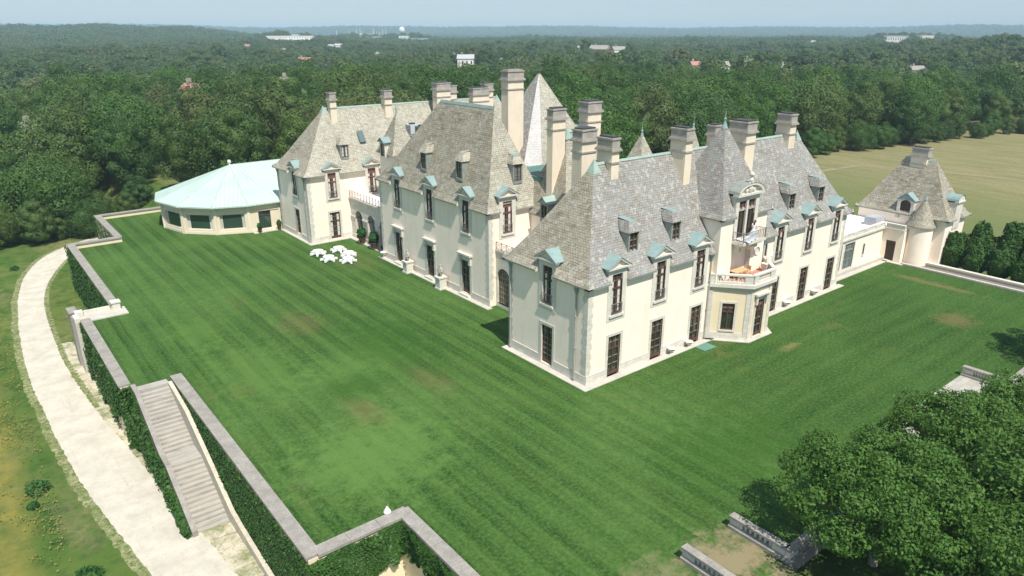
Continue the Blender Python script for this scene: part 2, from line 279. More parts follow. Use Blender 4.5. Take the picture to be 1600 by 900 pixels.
# ------------------------------------------------------------------ mesh helpers
def link(o): sc.collection.objects.link(o); return o
def tag(o, label=None, cat=None, group=None, kind=None):
    if label: o['label'] = label
    if cat: o['category'] = cat
    if group: o['group'] = group
    if kind: o['kind'] = kind
    return o
def empty(name, loc, label=None, cat=None, group=None, rz=0):
    o = link(bpy.data.objects.new(name, None)); o.location = loc; o.rotation_euler = (0, 0, rz); o.empty_display_size = .5
    return tag(o, label, cat, group)
def copy_tree(o, parent=None):
    c = o.copy(); link(c); c.parent = parent
    for ch in [x for x in bpy.data.objects if x.parent == o]: copy_tree(ch, c)
    return c
Z = Vector((0, 0, 1))
class MB:
    def __init__(s): s.v = []; s.f = []; s.mi = []
    def face(s, pts, mi=0):
        i = len(s.v); s.v += [tuple(q) for q in pts]; s.f.append(tuple(range(i, i + len(pts)))); s.mi.append(mi)
    def quad(s, a, b, c, d, mi=0): s.face((a, b, c, d), mi)
    def box(s, x0, x1, y0, y1, z0, z1, mi=0, skip=''):
        P = lambda x, y, z: (x, y, z)
        if 'b' not in skip: s.quad(P(x0, y0, z0), P(x0, y1, z0), P(x1, y1, z0), P(x1, y0, z0), mi)
        if 't' not in skip: s.quad(P(x0, y0, z1), P(x1, y0, z1), P(x1, y1, z1), P(x0, y1, z1), mi)
        s.quad(P(x0, y0, z0), P(x1, y0, z0), P(x1, y0, z1), P(x0, y0, z1), mi)
        s.quad(P(x1, y1, z0), P(x0, y1, z0), P(x0, y1, z1), P(x1, y1, z1), mi)
        s.quad(P(x0, y1, z0), P(x0, y0, z0), P(x0, y0, z1), P(x0, y1, z1), mi)
        s.quad(P(x1, y0, z0), P(x1, y1, z0), P(x1, y1, z1), P(x1, y0, z1), mi)
    def fbox(s, F, a0, a1, z0, z1, d0, d1, mi=0):      # box in a facade frame
        c = [F.p(a, z, d) for a in (a0, a1) for z in (z0, z1) for d in (d0, d1)]
        for q in ((0, 4, 6, 2), (1, 3, 7, 5), (0, 2, 3, 1), (4, 5, 7, 6), (2, 6, 7, 3), (0, 1, 5, 4)):
            s.face([c[k] for k in q], mi)
    def prism(s, poly, z0, z1, mi=0, bottom=True):
        n = len(poly)
        s.face([(x, y, z1) for x, y in poly], mi)
        if bottom: s.face([(x, y, z0) for x, y in reversed(poly)], mi)
        for i in range(n):
            a, b = poly[i], poly[(i + 1) % n]; s.quad((*a, z0), (*b, z0), (*b, z1), (*a, z1), mi)
    def lathe(s, c, prof, n=16, a0=0, a1=2 * math.pi, mi=0, sx=1, sy=1):
        full = abs(a1 - a0 - 2 * math.pi) < 1e-6
        for k in range(n):
            p0 = a0 + (a1 - a0) * k / n; p1 = a0 + (a1 - a0) * (k + 1) / n
            for (r0, z0), (r1, z1) in zip(prof, prof[1:]):
                q = [(c[0] + r * math.cos(a) * sx, c[1] + r * math.sin(a) * sy, c[2] + z) for r, z, a in ((r0, z0, p0), (r0, z0, p1), (r1, z1, p1), (r1, z1, p0))]
                if r0 < 1e-5: q = [q[0], q[2], q[3]]
                elif r1 < 1e-5: q = q[:3]
                s.face(q, mi)
    def bar(s, a, b, r, n=6, mi=0, r2=None):
        a, b = Vector(a), Vector(b); d = (b - a).normalized(); r2 = r if r2 is None else r2
        u = d.orthogonal().normalized(); v = d.cross(u); A = []; B = []
        for k in range(n):
            t_ = 2 * math.pi * k / n; e = u * math.cos(t_) + v * math.sin(t_); A.append(a + e * r); B.append(b + e * r2)
        for k in range(n): s.quad(A[k], A[(k + 1) % n], B[(k + 1) % n], B[k], mi)
        s.face(list(reversed(A)), mi); s.face(B, mi)
    def build(s, name, mats, parent=None, smooth=False, off=None, label=None, merge=False):
        if not isinstance(mats, (list, tuple)): mats = [mats]
        me = bpy.data.meshes.new(name)
        v = s.v if off is None else [(x - off[0], y - off[1], z - off[2]) for x, y, z in s.v]
        me.from_pydata(v, [], s.f)
        for m in mats: me.materials.append(m)
        me.polygons.foreach_set('material_index', s.mi)
        uv = me.uv_layers.new(name='UVMap'); me.update(); buf = np.zeros(len(me.loops) * 2)
        for p in me.polygons:
            n = p.normal; h = Z.cross(n)
            h = h.normalized() if h.length > .05 else Vector((1, 0, 0)); w_ = n.cross(h)
            for li in p.loop_indices:
                co = me.vertices[me.loops[li].vertex_index].co; buf[2 * li] = co.dot(h); buf[2 * li + 1] = co.dot(w_)
        uv.data.foreach_set('uv', buf)
        if merge or smooth:
            bm = bmesh.new(); bm.from_mesh(me); bmesh.ops.remove_doubles(bm, verts=bm.verts, dist=.0005); bm.to_mesh(me); bm.free()
        if smooth: me.polygons.foreach_set('use_smooth', [True] * len(me.polygons))
        o = link(bpy.data.objects.new(name, me)); o.parent = parent
        if label: o['label'] = label
        return o
class Fr:   # facade frame: origin, horizontal direction, outward normal
    def __init__(s, o, u, n): s.o = Vector(o); s.u = Vector(u); s.n = Vector(n)
    def p(s, a, z, d=0): return s.o + s.u * a + Z * z + s.n * d
    def at(s, a, z=0, d=0): return Fr(s.p(a, z, d), s.u, s.n)
def FY(y, x0=0): return Fr((x0, y, 0), (1, 0, 0), (0, -1, 0))     # faces -Y, a = X
def FX(x, y0=0): return Fr((x, y0, 0), (0, -1, 0), (-1, 0, 0))    # faces -X, a = -Y

def wall(mb, F, a0, a1, z0, z1, ops=(), depth=.28, mi=0, mr=None):
    mr = mi if mr is None else mr
    A = sorted({a0, a1, *[q for o in ops for q in (max(a0, o[0]), min(a1, o[1]))]}); H = sorted({z0, z1, *[min(z1, max(z0, q)) for o in ops for q in (o[2], o[3])]})
    for i in range(len(A) - 1):
        for j in range(len(H) - 1):
            ca, cz = (A[i] + A[i + 1]) / 2, (H[j] + H[j + 1]) / 2
            if any(o[0] < ca < o[1] and o[2] < cz < o[3] for o in ops): continue
            mb.quad(F.p(A[i], H[j]), F.p(A[i + 1], H[j]), F.p(A[i + 1], H[j + 1]), F.p(A[i], H[j + 1]), mi)
    for (b0, b1, c0, c1) in ops:
        c1 = min(c1, z1)
        mb.quad(F.p(b0, c0), F.p(b0, c0, -depth), F.p(b0, c1, -depth), F.p(b0, c1), mr)
        mb.quad(F.p(b1, c0, -depth), F.p(b1, c0), F.p(b1, c1), F.p(b1, c1, -depth), mr)
        mb.quad(F.p(b0, c0, -depth), F.p(b0, c0), F.p(b1, c0), F.p(b1, c0, -depth), mr)
        if c1 < z1: mb.quad(F.p(b0, c1), F.p(b0, c1, -depth), F.p(b1, c1, -depth), F.p(b1, c1), mr)

def window(parent, F, ac, w, z0, z1, rows=4, cols=2, transom=.33, mat='brown', shade=0., shade_mat='shade', curtains=False, sur=.28, name='window', d=-.22, glass='glass', rail=False, hood=False, surround=True, door=False):
    a0, a1 = ac - w / 2, ac + w / 2
    m = MB(); t_ = .09
    m.fbox(F, a0, a0 + t_, z0, z1, d, d + .09); m.fbox(F, a1 - t_, a1, z0, z1, d, d + .09)
    m.fbox(F, a0 + t_, a1 - t_, z1 - t_, z1, d, d + .09); m.fbox(F, a0 + t_, a1 - t_, z0, z0 + (.35 if door else t_), d, d + .09)
    zt = z1 - (z1 - z0) * transom
    if transom: m.fbox(F, a0 + t_, a1 - t_, zt - .08, zt + .08, d + .004, d + .12)
    if cols > 1: m.fbox(F, ac - .06, ac + .06, z0 + .1, z1 - .05, d + .002, d + .10)
    for k in range(cols):
        c0 = a0 + t_ + (a1 - a0 - 2 * t_) * k / cols; c1 = a0 + t_ + (a1 - a0 - 2 * t_) * (k + 1) / cols
        if cols > 2 and k: m.fbox(F, c0 - .03, c0 + .03, z0 + .1, z1 - .05, d + .01, d + .06)
        if cols == 2 and door: cc = (c0 + c1) / 2; m.fbox(F, cc - .018, cc + .018, zt + .08, z1 - .06, d + .013, d + .05, 1)
        lo, hi = z0 + (.35 if door else t_), (zt - .08 if transom else z1 - t_)
        for r in range(1, rows): zz = lo + (hi - lo) * r / rows; m.fbox(F, c0, c1, zz - .028, zz + .028, d + .012, d + .055, 1)
    if transom:
        zz = (zt + z1) / 2; m.fbox(F, a0 + t_, a1 - t_, zz - .022, zz + .028, d + .012, d + .055, 1)
    W = m.build(name, [M[mat], M['bar']], parent)
    g = MB(); g.fbox(F, a0, a1, z0, z1, d - .03, d + .02); g.build('pane', M[glass], W)
    if shade:
        g = MB(); g.fbox(F, a0 + t_, a1 - t_, z1 - (z1 - z0) * shade, z1 - t_, d + .022, d + .035); g.build('shade', M[shade_mat], W)
    if curtains:
        for s0, s1 in ((a0 + t_, a0 + t_ + w * .22), (a1 - t_ - w * .22, a1 - t_)):
            g = MB(); g.fbox(F, s0, s1, z0 + .15, z1 - (z1 - z0) * max(shade, .08), d + .021, d + .032); g.build('curtain', M['curtain'], W)
    if surround:
        g = MB(); o_ = .045; s = sur
        g.fbox(F, a0 - s, a0, z0 - (0 if door else .28), z1 + s, -.1, o_); g.fbox(F, a1, a1 + s, z0 - (0 if door else .28), z1 + s, -.1, o_)
        g.fbox(F, a0, a1, z1, z1 + s, -.1, o_ - .002)
        if not door: g.fbox(F, a0 - s * .4, a1 + s * .4, z0 - .16, z0, -.1, .13)
        if hood:
            g.fbox(F, a0 - s, a1 + s, z1 + s, z1 + s + .3, -.05, .10); g.fbox(F, a0 - s - .15, a1 + s + .15, z1 + s + .3, z1 + s + .5, -.05, .42)
            for a in (a0 - s, a1 + .02): g.fbox(F, a, a + s - .02, z1 - .35, z1 + s + .3, .05, .26)
        g.build('surround', M['stone'], W)
    if rail:
        g = MB(); rz = z0 + 1.0; dd = .10
        g.fbox(F, a0 - .05, a1 + .05, rz, rz + .05, dd - .02, dd + .03); g.fbox(F, a0 - .05, a1 + .05, z0 + .08, z0 + .12, dd - .02, dd + .03)
        n = 7
        for k in range(n): a = a0 + (a1 - a0) * k / (n - 1); g.fbox(F, a - .014, a + .014, z0 + .1, rz, dd - .01, dd + .02)
        for k in range(12):
            t0, t1 = math.pi * (1 + k / 12), math.pi * (1 + (k + 1) / 12)
            for rr in (w * .42, w * .22):
                g.bar(F.p(ac + rr * math.cos(t0), z0 + .62 + rr * math.sin(t0) * 1.0, dd + .03), F.p(ac + rr * math.cos(t1), z0 + .62 + rr * math.sin(t1) * 1.0, dd + .03), .02, 4)
        g.build('railing', M['iron'], W)
    return W

def hip_roof(parent, x0, x1, y0, y1, ze, zr, runs, prof, mats, notch=None, wallin=.5, name='roof', th=.16, cap=True, capmat='copper_edge'):
    """runs = hip runs (x0,x1,y0,y1); prof = [(inset fraction, height fraction)]; notch = {side: [(a,b)]} gaps in the eave strip"""
    notch = notch or {}; m = MB()
    rx0, rx1, ry0, ry1 = runs
    L = [(x0 + f * rx0, x1 - f * rx1, y0 + f * ry0, y1 - f * ry1, ze + g_ * (zr - ze)) for f, g_ in prof]
    def strip(side, l0, l1, gaps):
        a0, a1, b0, b1 = {'S': (l0[0], l0[1], l1[0], l1[1]), 'N': (l0[0], l0[1], l1[0], l1[1]), 'W': (l0[2], l0[3], l1[2], l1[3]), 'E': (l0[2], l0[3], l1[2], l1[3])}[side]
        c0 = {'S': l0[2], 'N': l0[3], 'W': l0[0], 'E': l0[1]}[side]; c1 = {'S': l1[2], 'N': l1[3], 'W': l1[0], 'E': l1[1]}[side]
        P = (lambda a, c, z: (a, c, z)) if side in 'SN' else (lambda a, c, z: (c, a, z))
        cuts = []; cur0, cur1 = a0, b0
        for (g0, g1) in sorted(gaps): cuts.append((cur0, g0, cur1, g0)); cur0 = cur1 = g1
        cuts.append((cur0, a1, cur1, b1))
        for (p0, p1, q0, q1) in cuts:
            f = [P(p0, c0, l0[4]), P(p1, c0, l0[4]), P(q1, c1, l1[4]), P(q0, c1, l1[4])]
            if abs(q1 - q0) < 1e-4: f = f[:3]
            if side in 'NW': f = f[::-1]
            mi = {'S': 0, 'N': 0, 'W': 1, 'E': 1}[side]
            m.face(f, mi)
            if l0 is L[0]:     # fascia and soffit
                inn = wallin
                cw = c0 + (inn if side in 'SW' else -inn)
                m.face([P(p0, c0, l0[4] - th), P(p1, c0, l0[4] - th), P(p1, c0, l0[4] - .01), P(p0, c0, l0[4] - .01)], 2)
                m.face([P(p0, c0, l0[4] - th), P(p1, c0, l0[4] - th), P(p1, cw, l0[4] - th - .02), P(p0, cw, l0[4] - th - .02)], 3)
                for pp in (p0, p1): m.face([P(pp, c0, l0[4] - th), P(pp, c0, l0[4]), P(pp, c1, l1[4]), P(pp, cw, l0[4] - th - .02)], 3)
    for l0, l1 in zip(L, L[1:]):
        for side in 'SNWE': strip(side, l0, l1, notch.get(side, []) if l0 is L[0] else [])
    o = m.build(name, [M[mats[0]], M[mats[1]], M['gutter'], M['stone_white']], parent)
    if cap:
        q = L[-1]; c = MB()
        if q[1] - q[0] > q[3] - q[2]:
            yc = (q[2] + q[3]) / 2; zz = q[4]
            c.quad((q[0], yc - .14, zz - .12), (q[1], yc - .14, zz - .12), (q[1], yc, zz + .10), (q[0], yc, zz + .10)); c.quad((q[1], yc + .14, zz - .12), (q[0], yc + .14, zz - .12), (q[0], yc, zz + .10), (q[1], yc, zz + .10))
            for xx, s in ((q[0], -1), (q[1], 1)):
                c.face([(xx + s * .5, yc - .55, zz - .85), (xx + s * .5, yc + .55, zz - .85), (xx, yc, zz + .45)]); c.face([(xx + s * .5, yc - .55, zz - .85), (xx, yc, zz + .45), (xx - s * .6, yc - .5, zz - .75)]); c.face([(xx + s * .5, yc + .55, zz - .85), (xx, yc, zz + .45), (xx - s * .6, yc + .5, zz - .75)])
        elif q[3] - q[2] > .2:
            xc = (q[0] + q[1]) / 2; zz = q[4]
            c.quad((xc - .14, q[3], zz - .25), (xc - .14, q[2], zz - .25), (xc, q[2], zz + .10), (xc, q[3], zz + .10)); c.quad((xc + .14, q[2], zz - .25), (xc + .14, q[3], zz - .25), (xc, q[3], zz + .10), (xc, q[2], zz + .10))
        if c.f: c.build('ridge_cap', M[capmat], o)
    return o
PROF = [(0, 0), (.10, .062), (.30, .25), (1, 1)]

def eave_dormer(parent, F, ac, z0, z1, w=1.3, W=2.35, depth=1.9, mat='brown', shade=.22, curtains=True, shade_mat='shade_dark', roofz=None, name='dormer'):
    """wall dormer: stone front breaking through the eave, pediment, copper gable"""
    ze = z1 + .55; apex = ze + .95; m = MB(); a0, a1 = ac - W / 2, ac + W / 2
    wall(m, F.at(0, 0, .05), a0, a1, z0 - .55, ze, [(ac - w / 2, ac + w / 2, z0, z1)], .3)
    for a in (a0, a1): m.quad(F.p(a, z0 - .55, .05), F.p(a, z0 - .55, -.05), F.p(a, ze, -.05), F.p(a, ze, .05))
    m.quad(F.p(a0, z0 - .55, -.05), F.p(a1, z0 - .55, -.05), F.p(a1, z0 - .55, .05), F.p(a0, z0 - .55, .05))
    # cheeks behind the front, above the eave
    for a, b in ((a0, a0 + .12), (a1 - .12, a1)): m.fbox(F, a, b, z1 - .9, ze, -depth, -.02)
    m.fbox(F, ac - w / 2 - .25, ac + w / 2 + .25, z0 - .2, z0, .05, .2)
    D = m.build(name, M['stone_white'], parent)
    # pediment
    p = MB(); b0, b1 = ac - W / 2 - .28, ac + W / 2 + .28
    p.fbox(F, b0, b1, ze, ze + .14, -.1, .36)
    for s, e in ((b0, ac), (b1, ac)):
        q = [F.p(s, ze + .14, .34), F.p(e, apex + .08, .34), F.p(e, apex - .12, .34), F.p(s + (ac - s) * .22, ze + .14, .34)]
        k = [x - F.n * .45 for x in q]; p.face(q); p.face(k[::-1])
        for i in range(4): p.quad(q[i], q[(i + 1) % 4], k[(i + 1) % 4], k[i])
    p.face([F.p(b0 + .2, ze + .14, .06), F.p(b1 - .2, ze + .14, .06), F.p(ac, apex - .05, .06)])
    p.build('pediment', M['stone_white'], D)
    r = MB(); dd = depth + .35
    for s in (b0 - .04, b1 + .04):
        e = [F.p(s, ze + .16, .40), F.p(ac, apex + .13, .40), F.p(ac, apex + .13, -dd), F.p(s, ze + .16, -dd + .55)]
        r.face(e if s < ac else e[::-1]); r.face([x - Z * .06 for x in (e[::-1] if s < ac else e)])
        r.quad(e[0], e[1], e[1] - Z * .07, e[0] - Z * .07); r.quad(e[0], e[3], e[3] - Z * .07, e[0] - Z * .07)
    r.build('copper_roof', M['copper'], D)
    window(D, F, ac, w, z0, z1, rows=3, cols=2, transom=.36, mat=mat, shade=shade, shade_mat=shade_mat, curtains=curtains, surround=False, rail=True, d=-.2, name='dormer_window')
    return D

def roof_dormer(parent, F, ac, z0, z1, w=1.0, depth=1.0, mat='brown', side='slate_grey', glass='glass', cap='copper', curtain=False):
    """little hipped dormer on the slope; frame F origin lies in the front plane"""
    m = MB(); W = w + .34; a0, a1 = ac - W / 2, ac + W / 2
    m.fbox(F, a0, a0 + .16, z0 - .3, z1 + .1, -depth, 0); m.fbox(F, a1 - .16, a1, z0 - .3, z1 + .1, -depth, 0)
    m.fbox(F, a0 + .16, a1 - .16, z0 - .3, z0, -.3, .05); m.fbox(F, a0 + .16, a1 - .16, z1, z1 + .1, -.4, 0)
    D = m.build('roof_dormer', M['gutter'], parent)
    window(D, F, ac, w, z0, z1, rows=3, cols=2, transom=0, mat=mat, surround=False, d=-.14, glass=glass, name='dormer_window', curtains=curtain)
    r = MB(); o_ = .16; zb = z1 + .1; zt = zb + .95; b0, b1 = a0 - o_, a1 + o_; i_ = .32
    fr = [F.p(b0, zb, .18), F.p(b1, zb, .18)]; bk = [F.p(b0, zb, -depth), F.p(b1, zb, -depth)]
    tf = [F.p(ac - W * .28, zt, -.38), F.p(ac + W * .28, zt, -.38)]; tb = [F.p(ac - W * .28, zt, -depth - .75), F.p(ac + W * .28, zt, -depth - .75)]
    r.quad(fr[0], fr[1], tf[1], tf[0]); r.quad(bk[0], fr[0], tf[0], tb[0]); r.quad(fr[1], bk[1], tb[1], tf[1]); r.quad(fr[1], fr[0], bk[0], bk[1])
    r.build('dormer_roof', M[side], D)
    c = MB(); c.quad(tf[0] - Z * .0 + F.n * .03, tf[1] + F.n * .03, tb[1] + Z * .12, tb[0] + Z * .12)
    c.quad(tf[0] + F.n * .10 - Z * .14, tf[1] + F.n * .10 - Z * .14, tf[1] + F.n * .03, tf[0] + F.n * .03)
    c.build('dormer_cap', M[cap], D)
    return D

def chimney(parent, x0, x1, y0, y1, z0, z1, dark=True, name='chimney', mat='chimney', label=None):
    m = MB(); m.box(x0, x1, y0, y1, z0, z1 - .95)
    o = m.build(name, M[mat], parent, label=label)
    c = MB()
    c.box(x0 - .10, x1 + .10, y0 - .10, y1 + .10, z1 - 2.35, z1 - 2.2); c.build('chimney_band', M['cap_stone'], o); c = MB()
    for e, a, b in ((.20, z1 - 1.25, z1 - 1.08), (.12, z1 - 1.08, z1 - .95), (.02, z1 - .95, z1 - .2), (.10, z1 - .2, z1 - .05)):
        c.box(x0 - e, x1 + e, y0 - e, y1 + e, a, b)
    c.build('chimney_cap', M['cap_stone'], o)
    f = MB(); f.box(x0 + .1, x1 - .1, y0 + .1, y1 - .1, z1 - .05, z1 + .1); f.build('flue_cover', M['iron_dark' if dark else 'coping'], o)
    return o

def downpipe(parent, x, y, z0, z1, hopper=True):
    m = MB(); m.bar((x, y, z0), (x, y, z1), .075, 8)
    for z in (z0 + .2, z0 + 3.2, z0 + 6.2):
        if z < z1 - .5: m.bar((x, y, z), (x, y, z + .14), .12, 8)
    o = m.build('downpipe', M['pipe'], parent)
    if hopper: h = MB(); h.lathe((x, y, z1 - .1), [(.08, -.45), (.2, 0), (.24, .3), (.0, .3)], 8); h.build('hopper', M['copper'], o)
    return o

def quoins(mb, x, y, sx, sy, z0, z1, w=.55):
    k = 0; z = z0
    while z < z1 - .2:
        h = min(.5, z1 - z); a, b = (w + .09, w - .05) if k % 2 else (w - .05, w + .09)
        mb.box(min(x - sx * .02, x + sx * a), max(x - sx * .02, x + sx * a), min(y - sy * .02, y + sy * b), max(y - sy * .02, y + sy * b), z, z + h - .012)
        z += h; k += 1

# ================================================================== SETTING: terrain, lawn, road
def smooth(a, b, x):
    t_ = np.clip((x - a) / (b - a), 0, 1); return t_ * t_ * (3 - 2 * t_)
BUMPS = []
PSI = R(51.6)
def az_px(x, y):     # bearing right of the view axis, as tangent
    dx, dy = x - CAM.x, y - CAM.y; f_ = dx * math.cos(PSI) + dy * math.sin(PSI); r_ = dx * math.sin(PSI) - dy * math.cos(PSI)
    return r_, f_
def height(x, y):
    x = np.asarray(x, float); y = np.asarray(y, float)
    h = -6 + 5.2 * smooth(-18, -8, x)
    dx, dy = x - CAM.x, y - CAM.y; f_ = dx * math.cos(PSI) + dy * math.sin(PSI); r_ = dx * math.sin(PSI) - dy * math.cos(PSI)
    d = np.hypot(dx, dy); tan = r_ / np.maximum(f_, 1); far = smooth(200, 500, d)
    h = h - 5 * far
    h += far * (3.0 * np.sin(x * .011 + 1) * np.cos(y * .009) + 2 * np.sin(x * .023 + y * .017))
    ln = smooth(-.12, -.36, tan) if False else 1 - smooth(-.46, -.28, tan)
    n1 = 4 * np.sin(tan * 31) + 3 * np.sin(tan * 57 + 1)
    h += ln * np.exp(-((d - 2100) / 520) ** 2) * (27 + n1 * .6)
    h += smooth(.36, .62, tan) * np.exp(-((d - 800) / 230) ** 2) * (12 + n1 * .5)
    h += smooth(1500, 3000, d) * -12 * (1 - ln)
    h += smooth(4200, 5600, d) * (40 + 5 * np.sin(tan * 9 + 2) + 5 * np.sin(tan * 23))
    for bx, by, bh, br in BUMPS: h = h + bh * np.exp(-(((x - bx) ** 2 + (y - by) ** 2) / br ** 2))
    return h
def polar(px_, d):   # ground point at image column px_ (1600 wide) and distance d
    a = PSI - math.atan((px_ - 800) / 1180.0); return CAM.x + d * math.cos(a), CAM.y + d * math.sin(a)
HOUSES = [ # column, distance, width, depth, height, bump, wall, roof, kind
    (291, 240, 6, 5, 7, 8, 'white_paint', 'terracotta', 0), (447, 265, 8, 6, 7, 8, 'white_paint', 'coping', 0), (22, 215, 8, 6, 6, 7, 'white_paint', 'coping', 0),
    (1130, 450, 9, 7, 7, 4, 'white_paint', 'coping', 0), (1090, 460, 5, 6, 8, 6, 'cream_panel', 'terracotta', 0), (1176, 450, 5, 5, 10, 6, 'white_paint', 'lead', 0),
    (938, 740, 18, 10, 9, 6, 'terracotta', 'coping', 0), (968, 740, 14, 9, 9, 5, 'white_paint', 'coping', 0), (902, 770, 12, 10, 8, 6, 'white_paint', 'lead', 1),
    (784, 600, 7, 6, 6, 4, 'white_paint', 'lead', 0), (810, 660, 9, 10, 8, 5, 'white_paint', 'coping', 0), (727, 560, 12, 8, 7, 6, 'white_paint', 'lead', 0), (735, 760, 8, 6, 7, 5, 'cream_panel', 'terracotta', 0),
    (650, 1750, 60, 16, 9, 10, 'white_paint', 'lead', 1), (632, 1800, 28, 12, 9, 10, 'white_paint', 'lead', 1), (578, 1900, 66, 18, 9, 14, 'white_paint', 'lead', 1), (465, 1500, 60, 14, 8, 10, 'white_paint', 'lead', 1), (430, 1500, 40, 12, 8, 10, 'white_paint', 'coping', 1),
    (1333, 1700, 50, 20, 12, 10, 'white_paint', 'lead', 1), (1400, 700, 14, 10, 10, 2, 'white_paint', 'coping', 1), (1442, 560, 10, 7, 6, 1, 'white_paint', 'coping', 0), (1402, 1400, 36, 14, 12, 16, 'white_paint', 'lead', 1), (1440, 1700, 70, 16, 12, 16, 'cream_panel', 'lead', 1),
    (1233, 470, 6, 8, 8, 6, 'white_paint', 'coping', 0), (1255, 2300, 40, 14, 10, 10, 'white_paint', 'lead', 1), (838, 2200, 40, 14, 10, 10, 'white_paint', 'lead', 1)]
HP = []
hrs = random.Random(21)
NH = len(HOUSES)
for k in range(34):
    c_ = hrs.choice([hrs.uniform(560, 1000), hrs.uniform(1000, 1320), hrs.uniform(330, 620)]); d_ = hrs.uniform(520, 1900); sz = 4.5 + d_ * .0042
    HOUSES.append((c_, d_, sz * hrs.uniform(.8, 1.7), sz * .7, 6 + d_ * .001, 5, hrs.choice(['white_paint', 'white_paint', 'cream_panel']), hrs.choice(['coping', 'lead', 'terracotta', 'lead']), 0))
for hh in HOUSES:
    x, y = polar(hh[0], hh[1]); HP.append((x, y)); BUMPS.append((x, y, hh[5], 12 if hh[1] < 300 else 18 + hh[2] * .5 + (14 if hh[1] > 900 else 0)))
us = np.linspace(-1, 1, 231); gx = np.sinh(us * 5.6) / math.sinh(5.6) * 7400; 
X, Y = np.meshgrid(gx + 10, gx + 20); H = height(X, Y)
n = len(gx); V = np.stack([X.ravel(), Y.ravel(), H.ravel()], 1)
idx = np.arange(n * n).reshape(n, n); Fq = np.stack([idx[:-1, :-1], idx[:-1, 1:], idx[1:, 1:], idx[1:, :-1]], -1).reshape(-1, 4)
def mesh_np(name, V, Fq, mat, smooth_=False):
    me = bpy.data.meshes.new(name); k = Fq.shape[1]
    me.vertices.add(len(V)); me.vertices.foreach_set('co', V.astype(np.float32).ravel())
    me.loops.add(Fq.size); me.loops.foreach_set('vertex_index', Fq.astype(np.int32).ravel())
    me.polygons.add(len(Fq)); me.polygons.foreach_set('loop_start', np.arange(0, Fq.size, k, dtype=np.int32)); me.polygons.foreach_set('loop_total', np.full(len(Fq), k, np.int32))
    if smooth_: me.polygons.foreach_set('use_smooth', np.ones(len(Fq), bool))
    me.materials.append(mat); me.update(calc_edges=True); return me
o = link(bpy.data.objects.new('terrain', mesh_np('terrain', V, Fq, M['terrain'], True))); tag(o, kind='structure')

m = MB(); LAWN = [(-31.9, 24.4), (-28.1, 24.4), (-28.1, -5.3), (-21.5, -5.3), (-21.5, -70), (-6.4, -70), (-6.4, -23.4), (58.2, -23.4), (58.2, 94), (-22.3, 94), (-22.3, 77.2), (-28.6, 77.2), (-28.6, 44.7), (-31.9, 44.7)]
m.prism(LAWN, -.5, 0); o = m.build('lawn', M['lawn']); tag(o, kind='structure')

def strip_mesh(name, Lp, Rp, z, mat, jit=.35, n=420):
    def resample(P, n):
        P = np.array(P, float); d = np.r_[0, np.cumsum(np.hypot(*np.diff(P, axis=0).T))]; s = np.linspace(0, d[-1], n)
        ker = np.ones(31) / 31; Q = np.stack([np.interp(s, d, P[:, 0]), np.interp(s, d, P[:, 1])], 1)
        for c in (0, 1): q = np.pad(Q[:, c], 15, mode='reflect', reflect_type='odd'); Q[:, c] = np.convolve(q, ker, 'valid')
        return Q
    A, B = resample(Lp, n), resample(Rp, n); rg_ = np.random.RandomState(3); m = MB()
    for Q in (A, B):
        wv = sum(rg_.uniform(.3, 1) * np.sin(np.linspace(0, rg_.uniform(60, 700), n) + rg_.rand() * 6) for _ in range(6)) / 6
        Q += (wv * jit)[:, None] + (rg_.rand(n, 2) - .5) * .10
    for i in range(n - 1): m.quad((*A[i], z), (*B[i], z), (*B[i + 1], z), (*A[i + 1], z))
    return m.build(name, mat)
RL = [(-12, 112.5), (-21.9, 107.3), (-27.6, 103.8), (-32.1, 97.8), (-35.3, 87.8), (-37.0, 76.8), (-38.2, 60.8), (-38.6, 47.8), (-38.2, 35.3), (-37.7, 25.3), (-37.0, 17.8), (-36.0, 11.2), (-35.2, 5), (-34.2, -3), (-33, -12)]
RR = [(-12, 108.5), (-22.3, 103.2), (-27.9, 96.7), (-31.0, 88.3), (-33.2, 80.6), (-34.4, 71.6), (-34.8, 60.6), (-35.0, 49.0), (-34.2, 35.6), (-32.9, 24.3), (-32.2, 15.2), (-31.4, 9.8), (-30.6, 3), (-30.5, -4), (-29.5, -13)]
tag(strip_mesh('gravel_drive', RL, RR, -5.985, M['gravel'], .13), kind='structure')
VL = [(-34.4, 56), (-34.9, 47), (-34.8, 36), (-34, 24), (-33.2, 15), (-32.5, 9), (-31.5, 3), (-30, -13)]
VR = [(-33.4, 56), (-32.0, 47), (-31.9, 36), (-31.9, 24), (-31.5, 15), (-28.5, 9), (-28.4, 3), (-22, -13)]
tag(strip_mesh('sandy_verge', VL, VR, -5.992, M['verge'], .5, 260), kind='structure')
tag(strip_mesh('drive_edge', [(x - .75, y) for x, y in RL], [(x + .25, y) for x, y in RL], -5.990, M['verge_thin'], .35), kind='structure')
tag(strip_mesh('drive_edge', [(x - .2, y) for x, y in RR[:9]], [(x + .6, y) for x, y in RR[:9]], -5.9895, M['verge_thin'], .3), kind='structure')
